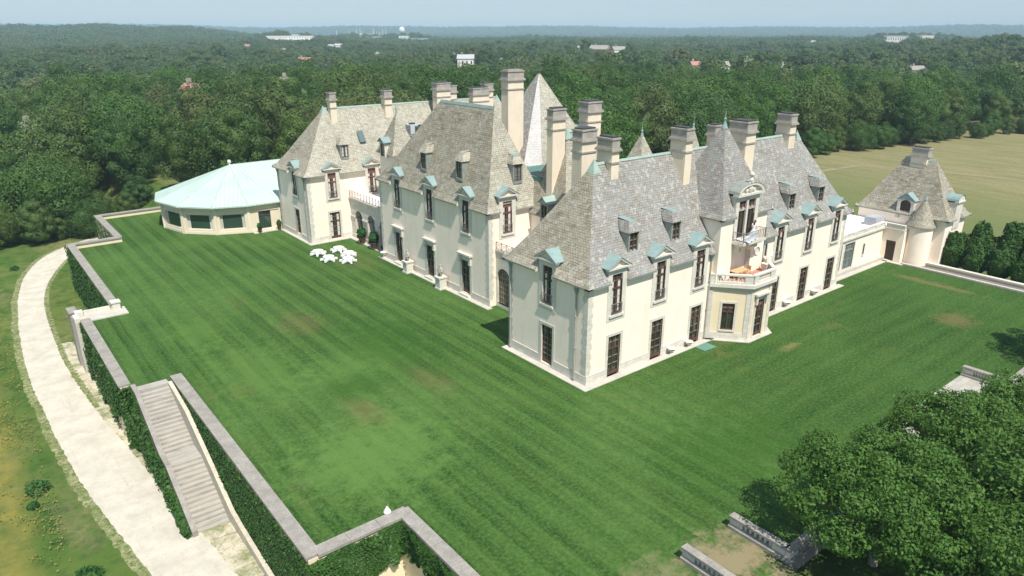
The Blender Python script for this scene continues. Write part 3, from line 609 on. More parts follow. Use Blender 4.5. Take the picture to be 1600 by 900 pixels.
# faint track across the east field
def on_terr(P, w, name, mat, dz=.05):
    m = MB(); P = [Vector((x, y, 0)) for x, y in P]
    for a, b in zip(P, P[1:]):
        k = 12; d = (b - a).normalized(); s = Vector((-d.y, d.x, 0)) * w / 2
        for i in range(k):
            p, q = a.lerp(b, i / k), a.lerp(b, (i + 1) / k)
            m.quad(*[(c.x, c.y, float(height(c.x, c.y)) + dz) for c in (p - s, q - s, q + s, p + s)])
    return m.build(name, mat)
tag(on_terr([(118, 44), (133, 42.3), (141, 18.8), (146, -10), (150, -40)], 1.6, 'field_path', mottled('trodden_path', (.29, .25, .15), (.22, .19, .11), .4, .95), .04), kind='structure')

# ================================================================== CHATEAU
ch = empty('chateau', (0, 0, 0), 'large cream chateau with steep slate roofs, many chimneys and green copper dormer caps', 'mansion')
# ---- south wing S -------------------------------------------------
SX0, SX1, SY1 = 0, 43.4, 11
dX = [3.5, 9.35, 15.2, 29.1, 35.15, 41.1]
FS = FY(0)
m = MB()
ops = [(x - .78, x + .78, .0, 4.05) for x in dX] + [(x - .65, x + .65, 6.15, 10) for x in dX] + [(17.55, 17.95, 6.8, 8.5), (26.3, 26.7, 6.8, 8.5)]
wall(m, FS, 0, 43.4, 0, 9.32, ops, .28)
FSW = FX(0)   # a = -Y
opsW = [(-6.05, -4.5, .25, 4.15), (-6.0, -4.7, 6.3, 10)]
wall(m, FSW, -11, 0, 0, 9.32, opsW, .28)
m.quad((43.4, 0, 0), (43.4, 11, 0), (43.4, 11, 9.32), (43.4, 0, 9.32)); m.quad((43.4, 11, 0), (0, 11, 0), (0, 11, 9.32), (43.4, 11, 9.32))
m.build('wall', M['stucco'], ch)
def quoin_set(L, mat):
    for a in L: q = MB(); quoins(q, *a); q.build('quoins', M[mat], ch)
quoin_set([(0, 0, 1, 1, 1.0, 9.3), (43.4, 0, -1, 1, 1.0, 9.3), (0, 11, 1, -1, 1.0, 9.3)], 'stone')
q = MB()   # base course broken at doors
def base_course(q, F, a0, a1, gaps, h=.95, d=.06):
    c = a0
    for g0, g1 in sorted(gaps) + [(a1, a1)]:
        if g0 > c: q = MB(); q.fbox(F, c, g0, 0, h, -.05, d); q.build('base_course', M['stone'], ch)
        c = g1
base_course(q, FS, 0, 43.4, [(x - 1.06, x + 1.06) for x in dX] + [(17.0, 26.4)])
base_course(q, FSW, -11, -.06, [(-6.33, -4.22)])
q = MB(); q.box(-.75, 44.0, -.8, -.02, 0, .07); q.box(-.75, -.02, -.02, 11.3, 0, .07); q.build('stone_apron', M['paving'], ch)
for x in dX: window(ch, FS, x, 1.56, .12, 4.05, rows=3, cols=2, transom=.33, door=True, name='french_door')
window(ch, FSW, -5.27, 1.55, .3, 4.15, rows=4, cols=2, transom=.33, door=True, name='french_door')
for i, x in enumerate(dX): eave_dormer(ch, FS, x, 6.15, 9.95, shade=.2 + .03 * (i % 3), curtains=i % 2 == 0 or True, shade_mat='shade_dark' if i < 3 else 'shade')
eave_dormer(ch, FSW, -5.3, 6.3, 10.0, curtains=True)
for x in (17.75, 26.5): window(ch, FS, x, .4, 6.8, 8.5, rows=2, cols=1, transom=0, sur=.16)
hip_roof(ch, -.5, 44.0, -.5, 11.5, 9.42, 18.6, (6, 5.0, 6, 6), PROF, ('slate_grey', 'slate_olive'),
    {'S': [(x - 1.18, x + 1.18) for x in dX[:3]] + [(17.0, 25.3)] + [(x - 1.18, x + 1.18) for x in dX[3:]], 'W': [(5.3 - 1.18, 5.3 + 1.18)]})
for x in (6.4, 12.3, 32.2, 38.3): roof_dormer(ch, FY(.95), x, 11.05, 12.95, side='slate_grey')
for a in ((6.9, 7.85, 4.6, 6.5, 15, 20.9), (16.2, 17.2, 3.65, 5.6, 14, 21.1), (26.2, 27.9, 3.65, 5.9, 14, 21.0), (36.1, 37.3, 4.6, 6.4, 15, 21.05), (8.8, 10.8, 10.5, 11.9, 8, 20.9), (17.3, 19.4, 18.5, 20.0, 12, 22.5), (28.8, 29.9, 9.5, 10.6, 9, 19.9)):
    chimney(ch, *a)
for x, y, z1 in ((1.35, -.0, 9.0), (16.85, -.12, 9.0), (25.9, -.12, 9.0)):
    if x > 2: downpipe(ch, x, -.14, .1, z1)
for y in (1.35, 10.6): downpipe(ch, -.14, y, .1, 9.0)
# urns and small bowls along the south apron, tagged apart below
# ---- tower D over the bay ------------------------------------------
TX0, TX1, TY = 17.2, 25.0, -.6
FD = FY(TY); m = MB()
# front wall with tall arched loggia (X 19.3-22.7) and window pair above
AX0, AX1, AZ0, AZS = 19.45, 22.75, 6.1, 8.6; r_ = (AX1 - AX0) / 2; axc = (AX0 + AX1) / 2
wall(m, FD, TX0, TX1, 6.0, AZS, [(AX0, AX1, AZ0, AZS + 1)], .0)
N = 14
for k in range(N):
    t0, t1 = math.pi - math.pi * k / N, math.pi - math.pi * (k + 1) / N
    a, b = axc + r_ * math.cos(t0), axc + r_ * math.cos(t1); za, zb = AZS + r_ * .8 * math.sin(t0), AZS + r_ * .8 * math.sin(t1)
    m.quad(FD.p(a, za), FD.p(b, zb), FD.p(b, 10.3), FD.p(a, 10.3))
    m.quad(FD.p(a, za, 0), FD.p(a, za, -2.4), FD.p(b, zb, -2.4), FD.p(b, zb, 0))
m.quad(FD.p(TX0, AZS), FD.p(AX0, AZS), FD.p(AX0, 10.3), FD.p(TX0, 10.3)); m.quad(FD.p(AX1, AZS), FD.p(TX1, AZS), FD.p(TX1, 10.3), FD.p(AX1, 10.3))
WX0, WX1 = 19.75, 22.55
wall(m, FD, TX0, TX1, 10.3, 12.62, [(WX0, WX1, 10.3, 13.4)], .3)
m.quad((TX0, 3, 6), (TX0, TY, 6), (TX0, TY, 12.62), (TX0, 3, 12.62)); m.quad((TX1, TY, 6), (TX1, 3, 6), (TX1, 3, 12.62), (TX1, TY, 12.62))
tw = m.build('tower_wall', M['stucco'], ch, label='projecting tower wall with arched loggia')
m = MB(); m.fbox(FD, AX0 - .02, AX1 + .02, 6.0, 11, -2.5, -2.4); m.fbox(FD, AX0 - .12, AX0, 6, AZS, -2.4, -.02); m.fbox(FD, AX1, AX1 + .12, 6, AZS, -2.4, -.02); m.build('loggia_wall', M['stone_white'], tw)
window(tw, FD.at(0, 0, -2.38), 20.2, 1.0, 8.0, 9.4, rows=1, cols=1, transom=0, surround=False, d=.02)
window(tw, FD.at(0, 0, -2.38), 21.3, 1.3, 6.15, 9.2, rows=1, cols=2, transom=0, surround=False, d=.02) if False else None
m = MB()
m.lathe((0, 0, 0), [(.0, 0), (.42, .03), (.48, .1), (.40, .12)], 16)
md = m.build('medallion', M['stone'], tw); md.rotation_euler = (R(90), 0, 0); md.location = (23.8, TY - .01, 8.4)
hip_roof(ch, TX0 - .35, TX1 + .45, TY - .35, 7.0, 12.72, 21.4, (4.3, 4.3, 3.9, 4.05), [(0, 0), (.09, .05), (.25, .20), (1, 1)], ('slate_grey', 'slate_grey'), {'S': [(19.2, 23.1)]}, .35, 'tower_roof', cap=False)
m = MB(); m.lathe((21.15, 2.95, 21.1), [(.35, -.3), (.16, .2), (.08, .5), (.17, .62), (.06, .78), (.03, 1.3), (.0, 1.7)], 10); m.build('finial', M['copper'], ch)
# balcony dormer with curved pediment
m = MB(); FDD = FD.at(0, 0, .08); dz1 = 14.15
wall(m, FDD, 19.2, 23.1, 10.3, 14.7, [(19.75, 21.0, 10.35, dz1), (21.3, 22.55, 10.35, dz1)], .32)
for a, b in ((19.2, 19.4), (22.9, 23.1)): m.fbox(FDD, a, b, 11.8, 14.7, -2.6, -.01)
bd = m.build('dormer', M['stone_white'], ch, label='large stone balcony dormer with a curved carved pediment')
for a in (20.375, 21.925): window(bd, FDD, a, 1.25, 10.4, dz1, rows=1, cols=2, transom=0, surround=False, shade=.16, shade_mat='shade', d=-.26, name='dormer_window')
m = MB(); m.fbox(FDD, 18.95, 23.35, 14.7, 14.92, -.3, .35); N = 12
arc = [(21.15 + 2.1 * math.cos(math.pi * (1 - k / N)), 14.92 + .95 * math.sin(math.pi * k / N)) for k in range(N + 1)]
for (a, z), (b, z2) in zip(arc, arc[1:]):
    s = .84; c, cz, d_, dz_ = 21.15 + (a - 21.15) * s, 14.92 + (z - 14.92) * s - .02, 21.15 + (b - 21.15) * s, 14.92 + (z2 - 14.92) * s - .02
    P = [FDD.p(a, z, .35), FDD.p(b, z2, .35), FDD.p(d_, dz_, .35), FDD.p(c, cz, .35)]; m.face(P[::-1]); Q = [x - FDD.n * .35 for x in P]; m.quad(P[0], P[1], Q[1], Q[0]); m.quad(P[3], P[2], Q[2], Q[3])
m.face([FDD.p(a, z, .02) for a, z in arc][::-1])
# carved shield and scrolls
for (a, z, r0) in ((21.15, 15.35, .42), (20.55, 15.2, .26), (21.75, 15.2, .26), (20.9, 15.8, .2), (21.4, 15.8, .2)): 
    c = FDD.p(a, z, .12); m.lathe((c.x, c.y, c.z), [(0, -r0), (r0 * .7, -r0 * .7), (r0, 0), (r0 * .7, r0 * .7), (0, r0)], 8, sy=.5)
c = FDD.p(21.15, 16.2, .1); m.lathe((c.x, c.y, c.z), [(.22, 0), (.12, .2), (.1, .3), (.26, .5), (.24, .65), (0, .85)], 10)
m.build('pediment', M['stone_white'], bd)
m = MB()
arc2 = [(21.15 + 2.14 * math.cos(math.pi * (1 - k / N)), 14.95 + .98 * math.sin(math.pi * k / N)) for k in range(N + 1)]
for (a, z), (b, z2) in zip(arc2, arc2[1:]):
    m.quad(FDD.p(b, z2, .36), FDD.p(a, z, .36), FDD.p(a, z, -1.0), FDD.p(b, z2, -1.0))
    m.quad(FDD.p(b, z2, -1.0), FDD.p(a, z, -1.0), FDD.p(21.15 + (a - 21.15) * .9, min(z, 15.2) - .05, -2.8), FDD.p(21.15 + (b - 21.15) * .9, min(z2, 15.2) - .05, -2.8))
m.build('copper_roof', M['gutter'], bd)
# balcony
m = MB(); m.fbox(FD, 19.2, 23.1, 9.95, 10.25, 0, 1.35); m.fbox(FD, 19.4, 22.9, 9.75, 9.95, 0, 1.1)
for a in (19.55, 22.35): m.fbox(FD, a, a + .35, 9.2, 9.75, 0, .7)
bal = m.build('balcony', M['stone'], ch)
m = MB()
for a in np.linspace(19.27, 23.03, 22): m.bar(FD.p(a, 10.25, 1.28), FD.p(a, 11.2, 1.28), .018, 4)
for dd in np.linspace(.1, 1.2, 7):
    for a in (19.27, 23.03): m.bar(FD.p(a, 10.25, dd), FD.p(a, 11.2, dd), .018, 4)
m.bar(FD.p(19.27, 11.2, 1.28), FD.p(23.03, 11.2, 1.28), .035); 
for a in (19.27, 23.03): m.bar(FD.p(a, 11.2, 1.28), FD.p(a, 11.2, .05), .035); m.bar(FD.p(a, 10.25, 1.28), FD.p(a, 11.35, 1.28), .05)
m.build('railing', M['iron'], bal)
# ---- bay -----------------------------------------------------------
BP = [(17.1, 0), (19.9, -3.05), (23.5, -3.05), (26.3, 0)]
def bayfr(i):
    a, b = Vector((*BP[i], 0)), Vector((*BP[i + 1], 0)); u = (b - a).normalized(); return Fr(a, u, (u.y, -u.x, 0)), (b - a).length
m = MB()
for i in range(3):
    F, Ln = bayfr(i); c = Ln / 2
    wall(m, F, 0, Ln, 0, 6.0, [(c - .72, c + .72, .1, 4.15)] if i == 1 else [(c - .62, c + .62, 1.1, 4.0)], .28)
bw = m.build('bay_wall', M['stucco_yellow'], ch, label='yellow plaster bay with stone corner strips')
m = MB()
for i in range(3):
    F, Ln = bayfr(i)
    for a in (0.0, Ln - .42): m = MB(); m.fbox(F, a + .0, a + .42, .0, 5.3, -.05, .06 + .004 * i); m.build('corner_strip', M['stone'], bw)
    if i != 1: m = MB(); m.fbox(F, .42, Ln - .42, 0, .8, -.05, .05); m.build('base_course', M['stone'], bw)
def bay_ring(d, z0, z1, mat, name, par, mi=0):
    s = d; P = [(17.1 - s * .9, 0.1), (17.1 - s * .9, -.02), (19.9 - s * .45, -3.05 - s), (23.5 + s * .45, -3.05 - s), (26.3 + s * .9, -.02), (26.3 + s * .9, .1)]
    m = MB(); m.prism(P, z0, z1); return m.build(name, mat, par)
bay_ring(.08, 5.3, 5.42, M['stone_white'], 'moulding', bw); bay_ring(.16, 5.6, 5.8, M['stone_white'], 'moulding', bw); co = bay_ring(.42, 5.8, 6.15, M['stone_white'], 'cornice', bw)
m = MB(); m.prism([(17.0, -.02), (19.7, -2.9), (23.7, -2.9), (26.4, -.02), (25, .4), (18, .4)], 6.15, 6.2); m.build('balcony_floor', M['terracotta'], bw)
bay_ring(.55, 0, .07, M['paving'], 'stone_apron', bw)
for i in range(3):
    F, Ln = bayfr(i); c = Ln / 2
    if i == 1: window(bw, F, c, 1.44, .15, 4.15, rows=3, cols=2, transom=.3, door=True, shade=.2, shade_mat='shade', hood=True, name='french_door', sur=.3)
    else: window(bw, F, c, 1.24, 1.1, 4.0, rows=1, cols=2, transom=.33, shade=.22, shade_mat='shade', sur=.22)
# balustrade round the bay
def balusters_on(F, a0, a1, z0, z1, d, parent, mat, n=None, r=.085):
    n = n or max(2, int((a1 - a0) / .3)); first = None; h = z1 - z0
    for k in range(n):
        a = a0 + (a1 - a0) * (k + .5) / n; P = F.p(a, z0, d)
        if first is None:
            m = MB(); m.lathe((0, 0, 0), [(r * .9, 0), (r * .9, h * .08), (r * .5, h * .16), (r * 1.15, h * .38), (r * .9, h * .5), (r * .45, h * .78), (r * .9, h * .9), (r * .9, h)], 8)
            first = m.build('baluster', mat, parent, smooth=True); first.location = P
        else: c = first.copy(); link(c); c.location = P; c.parent = parent
bb = MB()
for i in range(3):
    F, Ln = bayfr(i); o_ = .12
    bb.fbox(F, 0, Ln, 6.15, 6.38, -.12 + .003 * i, .24); bb.fbox(F, -.05, Ln + .05, 7.0, 7.16, -.14 + .003 * i, .26)
    for a in (0, Ln - .75): bb.fbox(F, a, a + .75, 6.38, 7.0, -.1, .22 + .003 * i)
bo = bb.build('balustrade', M['stone_white'], ch)
for i in range(3): F, Ln = bayfr(i); balusters_on(F, .8, Ln - .8, 6.38, 7.0, .06, bo, M['stone_white'], n=6 if i != 1 else 8)

# ---- middle wing M ---------------------------------------------------
MX, MY0, MY1 = 4.9, 20.9, 45.9
FM = FX(MX); ms = [41.0, 33.1, 25.3]; md_ = [41.2, 33.3, 25.5]
m = MB(); wall(m, FM, -MY1, -MY0, 0, 11.0, [(-y - .8, -y + .8, .4, 4.5) for y in md_] + [(-y - .65, -y + .65, 7.95, 12) for y in ms], .3)
FMS = FY(MY0); wall(m, FMS, MX, 13.2, 0, 11.0, [(6.9, 8.2, 8.4, 12.2)], .3)
m.quad((MX, MY1, 0), (MX, MY1, 11), (13.2, MY1, 11), (13.2, MY1, 0)); m.quad((13.2, MY0, 0), (13.2, MY1, 0), (13.2, MY1, 11), (13.2, MY0, 11))
m.build('wall', M['stucco'], ch)
quoin_set([(MX, MY0, 1, 1, .9, 10.9), (MX, MY1, 1, -1, .9, 10.9)], 'stone_white')
q = MB(); base_course(q, FM, -MY1, -MY0, [(-y - 1.1, -y + 1.1) for y in md_], .9)
q = MB(); q.box(MX - .75, MX - .02, MY0 - .6, MY1 + .2, 0, .09); q.build('stone_apron', M['paving'], ch)
q = MB(); [q.box(MX - .45, MX - .05, y - 1.0, y + 1.0, .09, .35) for y in md_]; q.build('door_step', M['stone'], ch)
for y in md_: window(ch, FM, -y, 1.6, .42, 4.5, rows=4, cols=2, transom=.0, door=True, hood=True, name='french_door', sur=.42)
for y in ms: eave_dormer(ch, FM, -y, 7.95, 11.75, depth=1.5, shade=.2)
eave_dormer(ch, FMS, 7.55, 8.4, 12.1, depth=1.5, mat='red_frame', shade=.2, shade_mat='shade')
hip_roof(ch, 4.45, 13.55, 20.5, 46.3, 11.1, 21.9, (4.55, 4.55, 4.6, 10.2), PROF, ('slate_light', 'slate_olive'),
    {'W': [(y - 1.18, y + 1.18) for y in ms], 'S': [(7.55 - 1.18, 7.55 + 1.18)]}, .45, capmat='copper')
for y in (35.3, 27.5): roof_dormer(ch, FX(5.62), -y, 13.9, 15.8, side='slate_light', glass='glass_grey', cap='slate_light', depth=.9)
roof_dormer(ch, FY(21.75), 9.75, 13.95, 15.8, side='slate_light', glass='glass_grey', depth=.9)
# ---- recess with arched window between S and M ------------------------
FR_ = FX(5.9); yc, rw, zs = 19.55, 1.15, 3.6
m = MB(); wall(m, FR_, -20.85, -yc - rw, 0, 6.6); wall(m, FR_, -yc + rw, -11, 0, 6.6); wall(m, FR_, -yc - rw, -yc + rw, 0, .4)
for k in range(N):
    t0, t1 = math.pi - math.pi * k / N, math.pi - math.pi * (k + 1) / N
    a, b = -yc + rw * math.cos(t0), -yc + rw * math.cos(t1); za, zb = zs + rw * math.sin(t0), zs + rw * math.sin(t1)
    m.quad(FR_.p(a, za), FR_.p(b, zb), FR_.p(b, 6.6), FR_.p(a, 6.6)); m.quad(FR_.p(a, za), FR_.p(a, za, -.35), FR_.p(b, zb, -.35), FR_.p(b, zb))
for a in (-yc - rw, -yc + rw): m.quad(FR_.p(a, .4), FR_.p(a, .4, -.35), FR_.p(a, zs, -.35), FR_.p(a, zs))
m.fbox(FR_, -20.85, -11, 6.6, 6.85, -.3, .12); m.fbox(FR_, -20.85, -yc - rw - .1, 3.45, 3.65, -.05, .1); m.fbox(FR_, -yc + rw + .1, -11, 3.45, 3.65, -.05, .1)
rc = m.build('wall', M['stone'], ch, label='grey stone recess wall with an arched window')
m = MB(); m.fbox(FR_, -yc - rw, -yc + rw, .4, 4.8, -.36, -.32); m.build('pane', M['glass'], rc)
m = MB()
for k in range(7): a = -yc - rw + 2 * rw * k / 6; m.fbox(FR_, a - .04, a + .04, .4, zs + math.sqrt(max(0, rw * rw - (a + yc) ** 2)), -.31, -.24)
for z in np.arange(.45, zs + .1, .62): m.fbox(FR_, -yc - rw, -yc + rw, z - .04, z + .04, -.312, -.25)
for k in range(N):
    t0, t1 = math.pi * k / N, math.pi * (k + 1) / N
    for r2 in (rw - .04, rw * .5): m.bar(FR_.p(-yc + r2 * math.cos(t0), zs + r2 * math.sin(t0), -.27), FR_.p(-yc + r2 * math.cos(t1), zs + r2 * math.sin(t1), -.27), .04, 4)
m.build('window_frame', M['bar'], rc)
m = MB(); m.box(6.0, 10.95, 11.0, 20.9, 6.3, 6.45); m.build('terrace_roof', M['lead'], ch)
def iron_rail(F, a0, a1, z, h, parent, d=0, step=.85, mat='iron'):
    m = MB(); n = max(1, round((a1 - a0) / step)); s = (a1 - a0) / n
    m.bar(F.p(a0, z + h, d), F.p(a1, z + h, d), .035, 4); m.bar(F.p(a0, z + .08, d), F.p(a1, z + .08, d), .025, 4)
    for k in range(n + 1): m.bar(F.p(a0 + s * k, z, d), F.p(a0 + s * k, z + h, d), .04, 4)
    for k in range(n):
        a = a0 + s * k; m.bar(F.p(a, z + .08, d), F.p(a + s, z + h, d), .018, 4); m.bar(F.p(a, z + h, d), F.p(a + s, z + .08, d), .018, 4)
        c = [F.p(a + s / 2 + s * .3 * math.cos(t_), z + h / 2 + h * .3 * math.sin(t_), d) for t_ in np.linspace(0, 2 * math.pi, 9)]
        for p0, p1 in zip(c, c[1:]): m.bar(p0, p1, .018, 4)
    return m.build('railing', M[mat], parent)
iron_rail(FR_, -20.8, -17.0, 6.85, .85, ch, .02)
# ---- block B behind the recess ----------------------------------------
m = MB(); FB = FX(11.0); wall(m, FB, -23, -11, 6.3, 10.3, [], .2); wall(m, FY(14.9), 11, 21, 6, 10.3)
m.box(11.02, 43, 11.02, 16, 6.2, 9.0); m.box(12, 43, 16, 57, 6.0, 9.5); m.build('wall', M['stucco'], ch)
m = MB(); m.box(21.2, 42.8, 16.2, 30, 9.5, 9.6); m.build('flat_roof', M['grey_roof'], ch); m = MB(); m.box(13.7, 42.6, 46.6, 57, 9.5, 15.4); m.build('flat_roof', M['grey_roof'], ch)
hip_roof(ch, 10.65, 21.6, 14.6, 23.4, 10.35, 19.4, (3.85, 3.85, 4.4, 4.4), [(0, 0), (.1, .07), (.3, .26), (1, 1)], ('slate_light', 'slate_olive'), {}, .35)
# copper fronted dormer beside the valley
m = MB(); a0, a1 = -18.45, -17.25
FBD = FX(10.35); m.fbox(FBD, -18.5, -18.3, 9.2, 12.0, -1.6, 0); m.fbox(FBD, -17.4, -17.2, 9.2, 12.0, -1.6, 0); m.fbox(FBD, -18.3, -17.4, 9.2, 10.3, -.5, 0); m.fbox(FBD, -18.3, -17.4, 11.75, 12.0, -.5, 0)
dd = m.build('dormer', M['gutter'], ch, label='small dormer in the roof valley'); window(dd, FBD, -17.85, .9, 10.3, 11.75, rows=1, cols=2, transom=0, surround=False, d=-.15, name='dormer_window')
m = MB()
for s, r2 in ((-18.7, -17.85), (-17.0, -17.85)): m.quad(FBD.p(s, 12.0, .3), FBD.p(-17.85, 12.75, .3), FBD.p(-17.85, 12.75, -1.8), FBD.p(s, 12.0, -1.5)); m.quad(FBD.p(s, 11.93, .3), FBD.p(-17.85, 12.68, .3), FBD.p(-17.85, 12.68, -1.8), FBD.p(s, 11.93, -1.5))
m.face([FBD.p(-18.6, 12, .2), FBD.p(-17.1, 12, .2), FBD.p(-17.85, 12.65, .2)]); m.build('copper_roof', M['copper_edge'], dd)
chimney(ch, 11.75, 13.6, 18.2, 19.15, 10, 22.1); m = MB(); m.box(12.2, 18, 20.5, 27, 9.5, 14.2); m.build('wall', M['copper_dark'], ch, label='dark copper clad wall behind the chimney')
# ---- central octagonal spire C ------------------------------------------
def chamf(cx, cy, h, c): return [(cx - h + c, cy - h), (cx + h - c, cy - h), (cx + h, cy - h + c), (cx + h, cy + h - c), (cx + h - c, cy + h), (cx - h + c, cy + h), (cx - h, cy + h - c), (cx - h, cy - h + c)]
m = MB(); P0 = chamf(24, 35, 6.6, 1.7); ap = (24, 35, 24.85); P1 = chamf(24, 35, 6.1, 1.55)
for i in range(8):
    a, b = P0[i], P0[(i + 1) % 8]; c_, d_ = P1[i], P1[(i + 1) % 8]; mi = 2 if i == 7 else (1 if i in (5, 6) else 0)
    m.quad((*a, 13.6), (*b, 13.6), (*d_, 14.4), (*c_, 14.4), mi); m.face([(*c_, 14.4), (*d_, 14.4), ap], mi)
m.build('spire_roof', [M['slate_light'], M['slate_grey'], M['slate_pale']], ch, label='tall pyramid spire with a pale lead corner')
m = MB(); m.prism(chamf(24, 35, 4.7, 1.35), 9, 13.6); m.prism(chamf(24, 35, 5.4, 1.5), 13.45, 13.6); m.build('wall', M['stucco'], ch)
m = MB(); m.lathe((24, 35, 24.6), [(.2, 0), (.1, .3), (.16, .4), (.03, .6), (0, 1.0)], 8); m.build('finial', M['iron_dark'], ch)
chimney(ch, 16.4, 18.9, 32, 33.4, 9, 25.35, dark=False)
m = MB(); m.box(14, 19, 27, 31, 9.5, 13.2); m.build('flat_roof', M['lead'], ch)
# small spires behind the south ridge
for (x, y, zt, h, w_) in ((26, 18, 18.4, 5.6, 2.2), (34.5, 17, 18.6, 4.5, 1.2)):
    m = MB(); P = [(x - w_, y - w_), (x + w_, y - w_), (x + w_, y + w_), (x - w_, y + w_)]
    for i in range(4): m.face([(*P[i], zt - h), (*P[(i + 1) % 4], zt - h), (x, y, zt)])
    o = m.build('spire_roof', M['slate_light'], ch); m = MB(); m.prism([(x - w_ + .3, y - w_ + .3), (x + w_ - .3, y - w_ + .3), (x + w_ - .3, y + w_ - .3), (x - w_ + .3, y + w_ - .3)], 8, zt - h); m.build('wall', M['stucco'], ch)
    m = MB(); m.lathe((x, y, zt - .4), [(.22, 0), (.1, .45), (.16, .6), (.04, .8), (0, 2.1)], 8); m.build('finial', M['copper'], ch)
# ---- west wing W -----------------------------------------------------------
WY = 58.1; FW_ = FY(WY); FWW = FX(-.4); m = MB()
wall(m, FW_, -.4, 44, 0, 10.0, [(2.75, 4.35, .2, 4.25), (2.9, 4.25, 6.45, 10.3), (9.5, 10.8, 6.45, 10.3)], .28)
wall(m, FWW, -69.2, -58.1, 0, 10.0, [(-63.4, -61.9, .65, 4.45), (-63.25, -61.95, 6.65, 10.3)], .28)
m.quad((44, WY, 0), (44, 69.2, 0), (44, 69.2, 10), (44, WY, 10)); m.quad((44, 69.2, 0), (-.4, 69.2, 0), (-.4, 69.2, 10), (44, 69.2, 10)); m.build('wall', M['stucco'], ch)
quoin_set([(-.4, WY, 1, 1, .9, 10), (-.4, 69.2, 1, -1, .9, 10)], 'stone_white')
q = MB(); base_course(q, FW_, -.4, 6.2, [(2.45, 4.65)], .85); base_course(q, FWW, -69.2, -58.16, [(-63.7, -61.6)], .85)
q = MB(); q.box(-1.0, 6.4, WY - .75, WY - .02, 0, .07); q.box(-1.0, -.42, WY - .02, 69.5, 0, .07); q.build('stone_apron', M['paving'], ch)
window(ch, FW_, 3.55, 1.6, .25, 4.25, rows=3, cols=2, transom=.33, door=True, curtains=True, name='french_door')
window(ch, FWW, -62.65, 1.5, .65, 4.45, rows=3, cols=2, transom=.33, door=True, name='french_door')
for x in (3.57, 10.15): eave_dormer(ch, FW_, x, 6.45, 10.2, mat='red_frame', shade_mat='shade')
eave_dormer(ch, FWW, -62.6, 6.65, 10.25)
hip_roof(ch, -1.0, 44.6, 57.55, 69.8, 10.1, 18.95, (6.6, 6, 6.1, 6.15), PROF, ('slate_light', 'slate_olive'),
    {'S': [(x - 1.18, x + 1.18) for x in (3.57, 10.15)], 'W': [(62.6 - 1.18, 62.6 + 1.18)]}, .55)
roof_dormer(ch, FY(58.95), 6.4, 12.1, 13.9, side='slate_light', glass='glass_grey', cap='slate_light', curtain=True)
m = MB(); 
m.quad((9.6, 60.0, 13.95), (10.6, 60.0, 13.95), (10.6, 61.1, 15.55), (9.6, 61.1, 15.55)); m.build('skylight', M['glass_grey'], ch)
for a in ((6.2, 7.2, 62.3, 63.3, 13, 21.35), (15.5, 16.8, 62.4, 63.6, 13, 21.25), (24.0, 26.6, 60.4, 61.8, 12, 22.1), (26.9, 28.6, 61.5, 63, 12, 21.5), (30.9, 34.2, 60.0, 61.2, 12, 21.0), (34.2, 36.0, 61.2, 62.4, 12, 21.5)): chimney(ch, *a)
for x, y in ((-.55, 58.8), (-.55, 68.9)): downpipe(ch, x, y, .1, 9.7)
# ---- arcade between M and W ---------------------------------------------------
FA = FX(6.2); m = MB(); ac_ = [55.5, 51.6, 47.9]; rw = 1.15; zs = 3.4; za1 = 6.1
edges = [58.1] + [c + s * rw for c in ac_ for s in (1, -1)] + [45.9]
for i in range(0, len(edges), 2): wall(m, FA, -edges[i], -edges[i + 1], 0, za1)
for c in ac_:
    for k in range(N):
        t0, t1 = math.pi - math.pi * k / N, math.pi - math.pi * (k + 1) / N
        a, b = -c + rw * math.cos(t0), -c + rw * math.cos(t1); za, zb = zs + rw * math.sin(t0), zs + rw * math.sin(t1)
        m.quad(FA.p(a, za), FA.p(b, zb), FA.p(b, za1), FA.p(a, za1)); m.quad(FA.p(a, za), FA.p(a, za, -.8), FA.p(b, zb, -.8), FA.p(b, zb))
    for a in (-c - rw, -c + rw): m.quad(FA.p(a, 0), FA.p(a, 0, -.8), FA.p(a, zs, -.8), FA.p(a, zs))
for i in range(0, len(edges), 2): m.fbox(FA, -edges[i], -edges[i + 1], zs - .15, zs + .1, -.8, .12); m.fbox(FA, -edges[i], -edges[i + 1], 0, .6, -.8, .08)
m.fbox(FA, -58.1, -45.9, za1, za1 + .25, -.3, .22)
arc_ = m.build('arcade', M['stone'], ch); m = MB(); m.box(6.3, 13, 45.95, 58.05, 6.12, 6.2); m.build('terrace_roof', M['white_roof'], arc_)
m = MB(); m.box(9.3, 9.5, 45.95, 58.05, 0, 6.1); m.build('loggia_wall', M['stone'], arc_)
m = MB(); m.box(5.4, 6.2, 45.9, 58.0, 0, .1); m.build('stone_apron', M['paving'], arc_)
iron_rail(FA, -58.0, -46.0, 6.35, 1.0, arc_, .05, step=.9)
